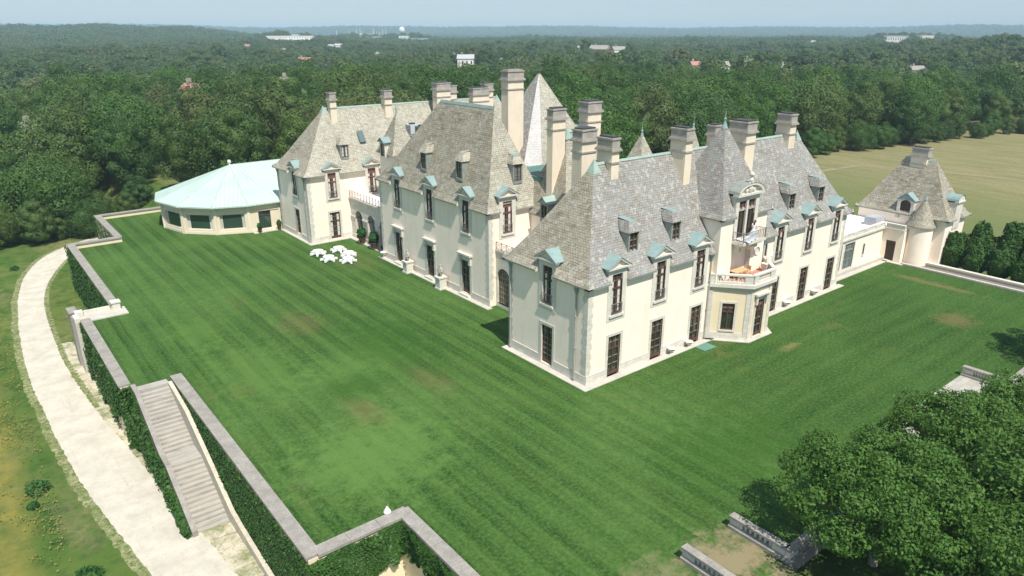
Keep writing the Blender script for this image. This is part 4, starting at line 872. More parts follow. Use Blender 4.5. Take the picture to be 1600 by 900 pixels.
# ---- little pyramid tower in the corner ---------------------------------------------
m = MB(); wall(m, FX(9.4), -53.6, -49.4, 6.1, 13.3); wall(m, FY(49.4), 9.4, 11.6, 6.1, 13.3); m.box(9.5, 13.2, 49.5, 53.5, 6.1, 13.2); mt = m.build('tower_wall', M['stucco'], ch)
m = MB(); P = [(8.9, 48.9), (13.5, 48.9), (13.5, 54.1), (8.9, 54.1)]; Q = [(9.5, 49.6), (12.9, 49.6), (12.9, 53.4), (9.5, 53.4)]
for i in range(4):
    j = (i + 1) % 4; m.quad((*P[i], 13.3), (*P[j], 13.3), (*Q[j], 14.6), (*Q[i], 14.6), 1 if i == 3 else 0); m.face([(*Q[i], 14.6), (*Q[j], 14.6), (11.3, 51.5, 19.0)], 1 if i == 3 else 0)
m.build('tower_roof', [M['slate_light'], M['slate_olive']], mt); m = MB(); m.lathe((11.3, 51.5, 18.8), [(.15, 0), (.08, .3), (.12, .4), (0, 1.5)], 8); m.build('finial', M['copper'], mt)
Fm = FX(8.75); m = MB(); m.fbox(Fm, -52.3, -52.1, 12.9, 15.0, -1, 0); m.fbox(Fm, -51.0, -50.8, 12.9, 15.0, -1, 0); m.fbox(Fm, -52.1, -51.0, 14.8, 15, -1, 0); dd = m.build('dormer', M['stone'], ch, label='little dormer on the corner tower')
window(dd, Fm, -51.55, 1.0, 13.0, 14.8, rows=2, cols=1, transom=0, surround=False, d=-.15, name='dormer_window')
m = MB()
for s in (-52.6, -50.5): m.quad(Fm.p(s, 15.0, .3), Fm.p(-51.55, 15.7, .3), Fm.p(-51.55, 15.7, -1.6), Fm.p(s, 15.0, -1.3))
m.face([Fm.p(-52.5, 15, .2), Fm.p(-50.6, 15, .2), Fm.p(-51.55, 15.65, .2)]); m.build('copper_roof', M['copper'], dd)

# ================================================================== rooftop machines
def machine(x, y, z, w_, d_, h_, label, mat='machine'):
    o = empty('ventilation_unit', (x, y, z), label, 'ventilation unit', 'roof plant on the flat roof')
    m = MB(); m.box(-w_, w_, -d_, d_, .15, h_); m.box(-w_ * .9, w_ * .9, -d_ * .9, d_ * .9, 0, .15); m.build('casing', M[mat], o)
    m = MB(); m.lathe((0, 0, h_), [(min(w_, d_) * .7, 0), (min(w_, d_) * .7, .18), (min(w_, d_) * .6, .18), (.0, .1)], 14); m.build('fan', M['iron_dark'], o)
    m = MB(); [m.box(-w_ - .02, w_ + .02, -d_ * .8, d_ * .8, z_, z_ + .06) for z_ in np.arange(.35, h_ - .2, .22)]; m.build('louvre', M['iron_dark'], o)
machine(14.8, 53.2, 15.42, .7, .8, 1.5, 'white boxy ventilation unit, left one on the flat roof behind the slate ridge')
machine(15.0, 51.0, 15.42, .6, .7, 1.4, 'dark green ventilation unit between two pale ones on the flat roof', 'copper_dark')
machine(15.2, 48.9, 15.42, .8, 1.0, 1.4, 'wide pale ventilation unit, right one on the flat roof behind the slate ridge')

# ================================================================== glass walled pavilion
pv = empty('pavilion', (-4, 76, 0), 'low cream pavilion with a pale mint many-sided metal roof and wide dark windows', 'pavilion'); OF = (-4, 76, 0)
PB = [(-.45, 70.0), (-5.4, 70.2), (-9.9, 72.1), (-13.7, 76.1), (-15.2, 81.8), (-13.7, 87.5), (-9.9, 91.5)]
m = MB(); pil = MB()
wins = []
for i in range(len(PB) - 1):
    b, a = Vector((*PB[i], 0)), Vector((*PB[i + 1], 0)); u = (b - a).normalized(); L_ = (b - a).length; F = Fr(a, u, (u.y, -u.x, 0)); c = L_ / 2
    op = (c - .95, c + .95, .15, 3.2) if i == 0 else (c - L_ * .38, c + L_ * .38, .72, 3.1)
    wall(m, F, 0, L_, 0, 4.45, [op], .35); wins.append((F, op, i))
    pil.fbox(F, -.22, .22, 0, 4.45, -.05, .12); pil.fbox(F, L_ - .22, L_ + .22, 0, 4.45, -.05, .12); pil.fbox(F, .22, L_ - .22, 3.25, 3.42, 0, .12); pil.fbox(F, .22, L_ - .22, 0, .4, 0, .07); pil.fbox(F, .22, L_ - .22, 3.95, 4.1, 0, .1)
pw = m.build('wall', M['cream_panel'], pv, off=OF); pil.build('pilasters', mottled('pale_trim', (.76, .68, .54), (.7, .62, .48), .6), pw, off=OF)
for F, (a0, a1, z0, z1), i in wins:
    g = MB(); g.fbox(F, a0, a1, z0, z1, -.32, -.28); g.build('pane', M['glass_green'], pv, off=OF)
    g = MB(); 
    for a, b in ((a0, a0 + .06), (a1 - .06, a1)): g.fbox(F, a, b, z0, z1, -.3, -.18)
    g.fbox(F, a0, a1, z1 - .1, z1, -.3, -.18); g.fbox(F, a0, a1, z0, z0 + .1, -.3, -.18)
    if i == 0: g.fbox(F, (a0 + a1) / 2 - .07, (a0 + a1) / 2 + .07, z0, z1, -.3, -.17); g.fbox(F, a0, a1, 2.4, 2.5, -.3, -.17)
    g.build('window_frame', M['iron_dark' if i == 0 else 'cream_panel'], pv, off=OF)
    if i:
        for s in (a0 + .08, a1 - .08 - (a1 - a0) * .10):
            g = MB()
            for k in range(5): w2 = (a1 - a0) * .10 / 5; g.fbox(F, s + k * w2, s + k * w2 + w2 * .7, z0 + .1, z1 - .1, -.275 + .0, -.25 + .02 * (k % 2))
            g.build('curtain', M['curtain'], pv, off=OF)
EV = [(-.2, 69.3), (-5.6, 69.4), (-10.5, 71.3), (-14.5, 75.6), (-16.1, 81.8), (-14.5, 88.2), (-10.5, 92.4), (-5.6, 94), (8, 94), (8, 69.3)]
AP = (-3.7, 82.0, 8.9); AR = (8.5, 82.0, 8.95); m = MB()
for i in range(8):
    a, b = EV[i], EV[(i + 1)]
    if i == 0: m.face([(*b, 4.55), (*a, 4.55), AP][::-1] if False else [(*a, 4.55), AP, (*b, 4.55)])
    elif i < 7: m.face([(*a, 4.55), AP, (*b, 4.55)])
m.face([(-.2, 69.3, 4.55), (8, 69.3, 4.55), AR, AP]); m.face([(*EV[7], 4.55), AP, AR, (8, 94, 4.55)])
for a, b in zip(EV, EV[1:]): m.quad((*a, 4.33), (*b, 4.33), (*b, 4.55), (*a, 4.55))
m.face([(x, y, 4.34) for x, y in EV])
m.build('metal_roof', M['mint'], pv, off=OF)
m = MB(); [m.bar((AP[0], AP[1], AP[2] - .01), (x, y, 4.55), .04, 5) for x, y in EV[:8]]; m.bar(AP, AR, .07, 5); m.build('ridge_seams', M['copper_edge'], pv, off=OF)
m = MB(); m.lathe((AP[0], AP[1], AP[2] - .1), [(.18, 0), (.08, .3), (.24, .45), (.3, .62), (.22, .85), (0, .95)], 12); m.build('finial', M['white_paint'], pv, off=OF, smooth=True)
m = MB(); m.box(-5.2, -.9, 68.9, 69.95, 0, .1); m.build('door_step', M['paving'], pv, off=OF)

# ================================================================== low east wing R
rw_ = empty('service_wing', (51, 5, 0), 'low cream flat-roofed wing with a white roof joining the chateau and the corner pavilion', 'building'); OR = (51, 5, 0)
FRR = FY(2.0); m = MB(); wall(m, FRR, 43.42, 58.7, 0, 4.45, [(45.3, 47.7, .35, 3.9), (48.4, 50.9, .35, 3.9), (53.4, 53.8, 1.6, 3.1)], .3)
wall(m, FX(58.7), -2.0, .8, 0, 4.45, [(-1.4, -.1, .1, 2.9)], .3); m.quad((58.7, -.8, 0), (61.5, -.8, 0), (61.5, -.8, 4.45), (58.7, -.8, 4.45))
w0 = m.build('wall', M['stucco'], rw_, off=OR)
m = MB(); m.fbox(FRR, 43.42, 58.95, 4.45, 4.7, -.3, .25); m.fbox(FRR, 43.42, 58.8, 4.7, 5.2, -.3, .08); m.fbox(FRR, 43.42, 58.85, 5.2, 5.32, -.34, .13)
m.box(58.45, 59.0, -.8, 1.75, 4.45, 4.68); m.box(58.6, 58.9, -.8, 1.7, 4.68, 5.18); m.box(58.5, 58.95, -.8, 1.68, 5.18, 5.31)
for a in (44, 47, 50, 53, 56): m.fbox(FRR, a, a + 1.2, 4.7, 5.24, -.1, .15)
m.build('parapet', M['stone_white'], rw_, off=OR)
m = MB(); m.box(43.45, 58.6, 2.3, 14.5, 4.5, 4.75); m.box(58.6, 61.45, 1.8, 14.5, 4.5, 4.745); m.box(58.92, 61.45, -.75, 1.8, 4.5, 4.74); m.build('flat_roof', M['white_roof'], rw_, off=OR)
m = MB(); m.box(43.45, 61.3, 14.5, 14.9, 0, 5.4); m.build('wall', M['stucco'], rw_, off=OR)
m = MB(); m.box(57.2, 59.6, 2.6, 4.2, 4.75, 5.9); m.build('roof_hatch', M['lead'], rw_, off=OR)
for a, w2 in ((46.5, 2.4), (49.65, 2.5)): window(rw_, FRR, a, w2, .35, 3.9, rows=2, cols=3, transom=.28, mat='gutter', glass='glass_grey', sur=.2)
window(rw_, FRR, 53.6, .4, 1.6, 3.1, rows=1, cols=1, transom=0, sur=.1)
m = MB(); F2 = FX(58.7); m.fbox(F2, -1.4, -.1, .1, 2.9, -.3, -.22); m.build('door', M['dark_wood'], rw_, off=OR)
for o in [x for x in bpy.data.objects if x.parent == rw_ and x.name.startswith('window')]: o.location = (-51, -5, 0)
m = MB(); m.box(43.9, 58.7, 1.3, 1.98, 0, .5); m.box(43.9, 58.3, .6, 1.3, 0, .1); m.box(57.9, 58.65, -1.5, 1.3, 0, .1); m.build('stone_apron', M['paving'], rw_, off=OR)

# ================================================================== corner pavilion T with round turret
tp = empty('corner_pavilion', (64.5, 1.2, 0), 'square cream corner pavilion with steep slate hip roof and small round turret', 'building'); OT = (64.5, 1.2, 0)
m = MB(); wall(m, FX(61.5), -7.2, 4.6, -.8, 6.2); wall(m, FY(-4.6), 61.5, 67.6, -.8, 6.2, [(64.1, 65.0, .6, 2.2)], .25); m.quad((67.6, -4.6, -.8), (67.6, 7.2, -.8), (67.6, 7.2, 6.2), (67.6, -4.6, 6.2)); m.quad((67.6, 7.2, -.8), (61.5, 7.2, -.8), (61.5, 7.2, 6.2), (67.6, 7.2, 6.2))
m.build('wall', M['stucco'], tp, off=OT)
def shift(o, off):
    for x in (o if isinstance(o, list) else [o]): x.location = (-off[0], -off[1], -off[2])
o = hip_roof(tp, 61.0, 68.1, -5.1, 7.6, 6.3, 13.5, (3.55, 3.55, 4.4, 4.3), [(0, 0), (.1, .055), (.3, .23), (1, 1)], ('slate_olive', 'slate_olive'), {'S': [(63.5, 65.7)]}, .5); shift(o, OT)
o = chimney(tp, 64.0, 65.1, .3, 2.4, 9, 15.0); shift(o, OT)
FT = FX(61.15); m = MB(); m.fbox(FT, -1.9, -1.5, 5.6, 8.2, -1.6, 0); m.fbox(FT, -.1, .3, 5.6, 8.2, -1.6, 0)
for k in range(8):
    t0, t1 = math.pi - math.pi * k / 8, math.pi - math.pi * (k + 1) / 8
    a, b = -.8 + .7 * math.cos(t0), -.8 + .7 * math.cos(t1); m.quad(FT.p(a, 7.6 + .6 * math.sin(t0)), FT.p(b, 7.6 + .6 * math.sin(t1)), FT.p(b, 8.5), FT.p(a, 8.5))
dd = m.build('dormer', M['stone'], tp, off=OT); m = MB(); m.fbox(FT, -1.5, -.1, 6.1, 8.3, -.3, -.2); m.build('pane', M['dark_wood'], dd, off=(0, 0, 0)); bpy.data.objects[-1] if False else None
for x in bpy.data.objects:
    if x.parent == dd: x.location = (-OT[0], -OT[1], 0)
m = MB()
for s in (-2.1, .5): m.quad(FT.p(s, 8.2, .15), FT.p(-.8, 9.2, .15), FT.p(-.8, 9.2, -2), FT.p(s, 8.2, -1.6))
m.face([FT.p(-2.1, 8.2, .05), FT.p(.5, 8.2, .05), FT.p(-.8, 9.15, .05)]); m.build('copper_roof', M['copper'], tp, off=OT)
FT2 = FY(-4.7); m = MB(); m.fbox(FT2, 63.6, 65.6, 4.8, 8.4, -2.0, 0); m.fbox(FT2, 63.5, 65.7, 8.4, 8.6, -.3, .2)
for k in range(10):
    t0, t1 = math.pi * k / 10, math.pi * (k + 1) / 10; P = [FT2.p(64.6 + 1.0 * math.cos(t0), 8.6 + .7 * math.sin(t0), .1), FT2.p(64.6 + 1.0 * math.cos(t1), 8.6 + .7 * math.sin(t1), .1)]; m.face([FT2.p(64.6, 8.6, .1), P[0], P[1]])
m.build('dormer', M['stone_white'], tp, off=OT, label='stone dormer rising through the eave')
m = MB(); 
for k in range(10):
    t0, t1 = math.pi * k / 10, math.pi * (k + 1) / 10; m.quad(*[FT2.p(64.6 + 1.1 * math.cos(t_), 8.6 + .8 * math.sin(t_), d) for t_, d in ((t0, .12), (t1, .12), (t1, -2.2), (t0, -2.2))])
m.build('copper_roof', M['copper'], tp, off=OT)
m = MB(); TC = (60.95, -1.75, 0); m.lathe(TC, [(1.6, -.3), (1.6, 5.3)], 28); m.build('turret_wall', M['stucco'], tp, off=OT, smooth=True)
m = MB(); m.lathe(TC, [(1.5, 5.1), (1.88, 5.15), (1.88, 5.28), (1.5, 5.9), (1.1, 6.7), (0, 9.1)], 28); m.build('turret_roof', M['slate_olive'], tp, off=OT)
m = MB(); m.lathe((TC[0], TC[1], 8.7), [(.28, 0), (.12, .4), (.06, .6), (0, .9)], 8); m.build('finial', M['copper'], tp, off=OT)

# ================================================================== terrace walls, stairs
def rwall(a, b, name, label, th=.75, zt=.22, zb=-6.2, outer=1, ctop=.2, cat='wall', cmat='coping', wmat='stucco_yellow', cw=.12):
    a, b = Vector((*a, 0)), Vector((*b, 0)); u = (b - a).normalized(); L_ = (b - a).length; n_ = Vector((u.y, -u.x, 0)); base = (a.x, a.y, zb)
    o = empty(name, base, label, cat); F = Fr((0, 0, -zb), u, n_)
    m = MB(); m.fbox(F, 0, L_, zb, zt - ctop + .0, -th / 2, th / 2); m.build('masonry', M[wmat], o)
    c = MB(); k = max(1, round(L_ / 2.2)); s = L_ / k
    for i in range(k): c.fbox(F, i * s, (i + 1) * s - .02, zt - ctop, zt + rnd.uniform(-.008, .008), -th / 2 - cw, th / 2 + cw)
    c.build('coping', M[cmat], o); return o
rwall((-11.5, 94.3), (-22.4, 94.3), 'retaining_wall', 'far terrace wall running left from behind the mint-roofed pavilion', zt=.75)
rwall((-22.75, 94.7), (-22.75, 77.6), 'retaining_wall', 'ivy-faced terrace wall beside the far bend of the gravel drive', zt=.75)
rwall((-22.4, 77.45), (-28.7, 77.45), 'retaining_wall', 'short pale terrace wall turning out between two ivy-faced walls near the drive bend', zt=.75)
rwall((-29.1, 77.8), (-29.1, 46.6), 'retaining_wall', 'long ivy-faced terrace wall above the grassy inside of the drive curve', zt=.75)
rwall((-32.4, 44.9), (-32.4, 25.2), 'retaining_wall', 'crumbling ivy-hung wall between the upper landing and the long stairs', zt=.35)
rwall((-28.25, 24.7), (-28.25, -5.9), 'retaining_wall', 'long coped wall on the lawn side of the wide stone stairs', zt=.3)
rwall((-28.0, -5.6), (-21.6, -5.6), 'retaining_wall', 'short ivy-covered wall at the front corner of the lawn', zt=.3, th=.7)
rwall((-21.85, -5.3), (-21.85, -60), 'retaining_wall', 'ivy-topped wall leaving the bottom of the view', zt=.3, th=.7)
# landing with posts
ld_ = empty('stone_landing', (-30.5, 46, 0), 'small paved landing with low parapet between the two ivy walls', 'landing')
m = MB(); m.box(-2.9, 2.4, -1.35, 1.2, -6, .12); m.build('floor', M['paving'], ld_)
m = MB(); m.box(-2.6, -1.8, .3, 1.3, .12, .7); m.box(-2.9, -2.4, -1.3, .3, .12, .6); m.build('post', M['stone_white'], ld_); m = MB(); m.box(1.1, 1.9, .2, 1.1, .12, 1.0); m.box(1.0, 2.0, .1, 1.2, 1.0, 1.12); m.build('post', M['stone_white'], ld_)
m = MB(); m.box(-1.7, 1.0, .9, 1.2, .12, .55); m.build('parapet', M['stone'], ld_)
sp_ = MB(); sp_.box(-3.0, -2.3, 1.5, 3.4, -6, .35); sp_.box(-3.1, -2.2, 1.4, 3.5, .35, .5); sp_.build('pedestal', M['coping'], ld_)
# main stairs
st_ = empty('stone_stairs', (-30.2, 24, 0), 'wide weathered stone stairs going down beside the ivy wall', 'stairs'); NS = 30; y = 24.2; z = .05; m = MB()
m.box(-31.6, -29.1, y - .6, y + .35, -1.2, z + .12); y -= .6
run = (24.2 - .6 - 9.2 - 1.8) / NS; rise = 6.0 / NS
for k in range(NS):
    z -= rise; m.box(-31.6, -29.1, y - run, y + .02, z - 1.2, z)
    m.box(-31.58, -28.77, y - .055, y - .002, z + .006, z + .05) if False else None
    y -= run
    if k == 15: m.box(-31.6, -29.1, y - 1.8, y + .02, z - 1.2, z + .001); y -= 1.8
m.build('tread', M['tread'], st_, off=(-30.2, 24, 0))
def slope_wall(mb, x0, x1, pts, zb):
    for (ya, za), (yb, zb_) in zip(pts, pts[1:]):
        mb.quad((x0, ya, za), (x0, yb, zb_), (x1, yb, zb_), (x1, ya, za)); mb.quad((x0, ya, zb), (x0, yb, zb), (x0, yb, zb_), (x0, ya, za)); mb.quad((x1, ya, zb), (x1, ya, za), (x1, yb, zb_), (x1, yb, zb))
    mb.quad((x0, pts[-1][0], zb), (x1, pts[-1][0], zb), (x1, pts[-1][0], pts[-1][1]), (x0, pts[-1][0], pts[-1][1]))
    mb.quad((x0, pts[0][0], zb), (x0, pts[0][0], pts[0][1]), (x1, pts[0][0], pts[0][1]), (x1, pts[0][0], zb))
m = MB(); slope_wall(m, -32.0, -31.6, [(25, .3), (23.2, .25), (16.6, -2.75), (14.8, -2.8), (8.9, -5.5)], -6.2); m.build('side_wall', M['coping'], st_, off=(-30.2, 24, 0))
m = MB(); slope_wall(m, -29.18, -28.85, [(23.6, .3), (18.5, -.5), (12, -3.2), (8.6, -4.75), (5, -5.15), (-1, -5.5)], -6.2); m.build('parapet', M['plaster_old'], st_, off=(-30.2, 24, 0))

# balustrades on the south side
def balustrade(p0, p1, label, n, h=.95, zb=0., mat='stone_white', below=0):
    a, b = Vector((*p0, 0)), Vector((*p1, 0)); u = (b - a).normalized(); L_ = (b - a).length; F = Fr((0, 0, 0), u, (u.y, -u.x, 0))
    o = empty('balustrade', (p0[0], p0[1], zb), label, 'balustrade', 'stone balustrades round the south steps')
    m = MB(); m.fbox(F, 0, L_, -below if below else 0, .22, -.3, .3); m.fbox(F, .0, L_, .22, .34, -.2, .2); m.build('plinth', M['coping'], o)
    m = MB(); c = .95; m.fbox(F, .05, c, .34, h - .16, -.16, .16); m.fbox(F, L_ - c, L_ - .05, .34, h - .16, -.16, .16); m.fbox(F, .05 + .2, c - .2, .42, h - .22, .16, .2); m.build('pier', M[mat], o)
    m = MB(); k = max(1, round(L_ / 2)); s = L_ / k
    for i in range(k): m.fbox(F, i * s, (i + 1) * s - .015, h - .16, h, -.27, .27)
    m.build('rail', M['coping'], o)
    balusters_on(F, c, L_ - c, .34, h - .16, 0, o, M[mat], n=n, r=.1); return o
balustrade((-10.7, -19.6), (-10.7, -25.5), 'sunlit stone balustrade left of the dusty path at the bottom edge', 12)
balustrade((-5.95, -19.6), (-5.95, -23.6), 'short stone balustrade shaded by the tree, right of the dusty path', 6)
balustrade((-6.2, -23.75), (8.5, -23.75), 'long balustrade half hidden under the nearest leafy tree', 40, below=.8)
balustrade((11.8, -20.0), (11.8, -23.6), 'short balustrade end poking out left of the leafy tree tops', 5)
balustrade((29.0, -20.0), (29.0, -23.6), 'short stained balustrade on the far side of the pale paved landing', 7)
balustrade((28.7, -23.85), (58, -23.85), 'long balustrade leaving the right edge of the view beyond the pale landing', 70, below=.8)
m = MB(); m.box(12.1, 28.7, -24.2, -20.0, -.4, .02); o = m.build('paved_landing', M['landing']); tag(o, 'pale paved landing framed by balustrades at the lawn edge', 'landing')
m = MB(); [m.box(12.1, 28.7, -24.2 - .4 * (k + 1), -24.2 - .4 * k, -.9, -.15 * (k + 1)) for k in range(5)]; o = m.build('steps', M['tread']); tag(o, 'low stone steps below the pale paved landing', 'steps')
# east strip: low kerb wall, sunken drive, coping
o = rwall((58.45, -1.2), (58.45, -24), 'low_wall', 'low pale kerb wall along the right end of the lawn', th=.35, zt=.28, zb=-.8, cmat='paving', cw=.05)
m = MB(); m.box(58.65, 60.8, -40, -.6, -.75, -.12); o = m.build('paved_walk', M['asphalt']); tag(o, kind='structure')
rwall((61.15, -3.2), (61.15, -40), 'low_wall', 'low grey wall between the paved walk and the rounded shrubs', th=.4, zt=.35, zb=-.8, cmat='stone_white')

# ================================================================== leafy things
def leaf_mesh(name, pos, nrm, size, mat, rs, curl=True):
    n = len(pos); nrm = nrm / np.linalg.norm(nrm, axis=1, keepdims=True)
    r = rs.normal(size=(n, 3)); u = np.cross(nrm, r); u /= np.linalg.norm(u, axis=1, keepdims=True); v = np.cross(nrm, u)
    s = (size * (0.65 + .7 * rs.rand(n)))[:, None]; u = u * s; v = v * s * .75
    V = np.stack([pos - u, pos + v * .8, pos + u, pos - v * .8], 1).reshape(-1, 3)
    return mesh_np(name, V, np.arange(4 * n).reshape(n, 4), mat)
def crown_mesh(name, seed, rx, rz, zc, lobes, per, lsize, mat, lobe_r=.30, core=True, flat=-.55, spread=.6, knob=.0):
    rs = np.random.RandomState(seed); P = []; Nn = []
    for i in range(lobes):
        zz = 1 - (i + .5) / lobes * (1 - flat); ph = i * 2.39996 + rs.rand() * .7; rr = math.sqrt(max(0, 1 - zz * zz)); d = np.array([rr * math.cos(ph), rr * math.sin(ph), zz])
        k = .58 + .34 * rs.rand() if not knob else .5 + knob * rs.rand(); c = d * np.array([rx, rx, rz]) * k; lr = rx * lobe_r * (.7 + .6 * rs.rand())
        q = rs.normal(size=(per, 3)); q /= np.linalg.norm(q, axis=1, keepdims=True); q = q[(q @ d) > -.35]; q[:, 2] += .15
        rad = lr * (.72 + .36 * rs.rand(len(q)) ** .7); p = c + q * rad[:, None] * np.array([1, 1, .8])
        P.append(p); Nn.append(q + rs.normal(size=q.shape) * spread)
    P = np.concatenate(P); Nn = np.concatenate(Nn); P[:, 2] += zc
    me = leaf_mesh(name, P, Nn, lsize, mat, rs)
    return me
def core_join(me, rx, rz, zc, seed):
    bm = bmesh.new(); bm.from_mesh(me); rs = random.Random(seed)
    r = bmesh.ops.create_icosphere(bm, subdivisions=2, radius=1)
    for v in r['verts']: k = rs.uniform(.5, .68); v.co = Vector((v.co.x * rx * k, v.co.y * rx * k, v.co.z * rz * k * .9 + zc))
    bm.to_mesh(me); bm.free(); return me
def trunk_mesh(name, seed, h, r, mat, limbs=5, spread=3.5, top=None):
    rs = random.Random(seed); m = MB(); p = Vector((0, 0, -.6)); pts = [p]; N_ = 5
    for k in range(1, N_ + 1): pts.append(Vector((rs.uniform(-.15, .15) * k, rs.uniform(-.15, .15) * k, h * k / N_)))
    for k in range(N_): m.bar(pts[k], pts[k + 1], r * (1 - k / N_ * .7) * (1.25 if k == 0 else 1), 8, r2=r * (1 - (k + 1) / N_ * .7))
    for k in range(limbs):
        a = k * 2.4 + rs.random(); s = pts[2 + k % 3]; e = s + Vector((math.cos(a) * spread, math.sin(a) * spread, spread * rs.uniform(.5, 1.0)))
        mid = s.lerp(e, .5) + Vector((0, 0, spread * .08)); m.bar(s, mid, r * .4, 6, r2=r * .26); m.bar(mid, e, r * .26, 6, r2=r * .08)
    me_o = m.build(name, mat); me = me_o.data; bpy.data.objects.remove(me_o); return me

# woodland trees: prototypes
PROTO = []
specs = [(6.4, 8.2, 9.2, 30, 640, .21), (7.2, 7.6, 8.8, 34, 640, .22), (5.4, 8.8, 9.8, 27, 640, .21), (6.7, 7.8, 9.4, 24, 800, .22), (5.0, 7.4, 8.4, 25, 600, .20), (7.8, 7.8, 9.0, 38, 600, .22)]
for i, (rx, rz, zc, lb, per, ls) in enumerate(specs):
    me = crown_mesh('crown', 20 + i, rx, rz, zc, lb, per, ls, M['leaf_wood'], .34 + .04 * (i % 3), flat=-.95, spread=.24); core_join(me, rx, rz, zc, i)
    PROTO.append((me, trunk_mesh('trunk', i, zc, .42, M['bark'], 6, rx * .7), rx, zc + rz))
def visible(x, y, margin=1.12):
    r_, f_ = az_px(x, y); return f_ > 10 and abs(r_) < f_ * (800 / 1180.0) * margin + 12
def forest_ok(x, y):
    if x < -46: ok = y > 132 + (x + 46) * -.1
    elif x < -34: ok = y > 115
    elif x < -22: ok = y > 111
    elif x < -12: ok = y > 116
    elif x < 14: ok = y > 103
    elif x < 60: ok = y > 88
    elif x < 118: ok = y > 62
    else: ok = y > 58 - (x - 118) * .13
    if x > 250: ok = True
    return ok
trng = random.Random(11); cand = []
sp0 = 12.4; 
def try_add(x, y, d):
    for (hx, hy), hh in zip(HP, HOUSES):
        ex, ey = x - hx, y - hy; dd_ = math.hypot(hx - CAM.x, hy - CAM.y); ux, uy = (hx - CAM.x) / dd_, (hy - CAM.y) / dd_
        al = -(ex * ux + ey * uy); ac = abs(-ex * uy + ey * ux)
        if -hh[3] - 5 < al < (13 if hh[1] < 300 else 60 + hh[1] * .06) and ac < hh[2] * .5 + (2 if hh[1] < 300 else 3): return
    cand.append((d, x, y))
gxs = np.arange(-500, 1500, sp0)
for ix, x in enumerate(gxs):
    for iy, y in enumerate(np.arange(40, 1500, sp0)):
        x_ = x + trng.uniform(-3.6, 3.6) + (iy % 2) * sp0 / 2; y_ = y + trng.uniform(-3.6, 3.6); d = math.hypot(x_ - CAM.x, y_ - CAM.y)
        if d > 1150 or not forest_ok(x_, y_) or not visible(x_, y_): continue
        try_add(x_, y_, d)
for x in np.arange(252, 1200, sp0):
    for y in np.arange(-500, 40, sp0):
        x_ = x + trng.uniform(-3.6, 3.6); y_ = y + trng.uniform(-3.6, 3.6); d = math.hypot(x_ - CAM.x, y_ - CAM.y)
        if d < 1150 and visible(x_, y_): try_add(x_, y_, d)
cand.sort(); near = cand[:285]; rest = cand[285:]
gnames = {'l': ('tall leafy green tree in the wood left of and behind the pavilion', 'trees of the wood on the left'), 'c': ('leafy green tree in the wood straight behind the chateau roofs', 'trees of the wood behind the chateau'), 'r': ('leafy green tree along the edge of the dry field on the right', 'trees along the right field')}
for i, (d, x, y) in enumerate(near):
    k = trng.randrange(len(PROTO)); me, tm, rx, top = PROTO[k]; s = trng.uniform(.78, 1.16); z = float(height(x, y)) - .2
    if x > 110 and y < 75: s *= 1.0
    reg = 'l' if x < 12 else ('c' if x < 105 else 'r'); lb, gp = gnames[reg]
    root = empty('woodland_tree', (x, y, z), lb, 'tree', gp, rz=trng.uniform(0, 6.28)); root.scale = (s, s, s * trng.uniform(.92, 1.12))
    for nm, md2 in (('crown', me), ('trunk', tm)): o = link(bpy.data.objects.new(nm, md2)); o.parent = root

# low undergrowth closing the woodland edge
ug = [(-36 + 2.6 * i, 109.5 + 2.0 * math.sin(i * 2.1) + max(0, (i - 4)) * .9) for i in range(10)] + [(62 + 7.2 * i, 63.5 - max(0, 62 + 7.2 * i - 118) * .13 - (4 if 62 + 7.2 * i > 118 else 0) + 1.8 * math.sin(i * 1.7)) for i in range(26)]
for i, (x, y) in enumerate(ug):
    s_ = .34 + .16 * random.Random(i).random(); root = empty('undergrowth_shrub', (x, y, float(height(x, y)) - .9 - 3.2 * s_ * 0), 'dark leafy undergrowth shrub at the foot of the %s' % ('left wood by the drive bend' if i < 10 else 'wood along the dry field'), 'shrub', 'undergrowth by the drive bend' if i < 10 else 'undergrowth along the field edge', rz=i); root.scale = (s_, s_, s_)
    o = link(bpy.data.objects.new('crown', PROTO[i % 6][0])); o.parent = root
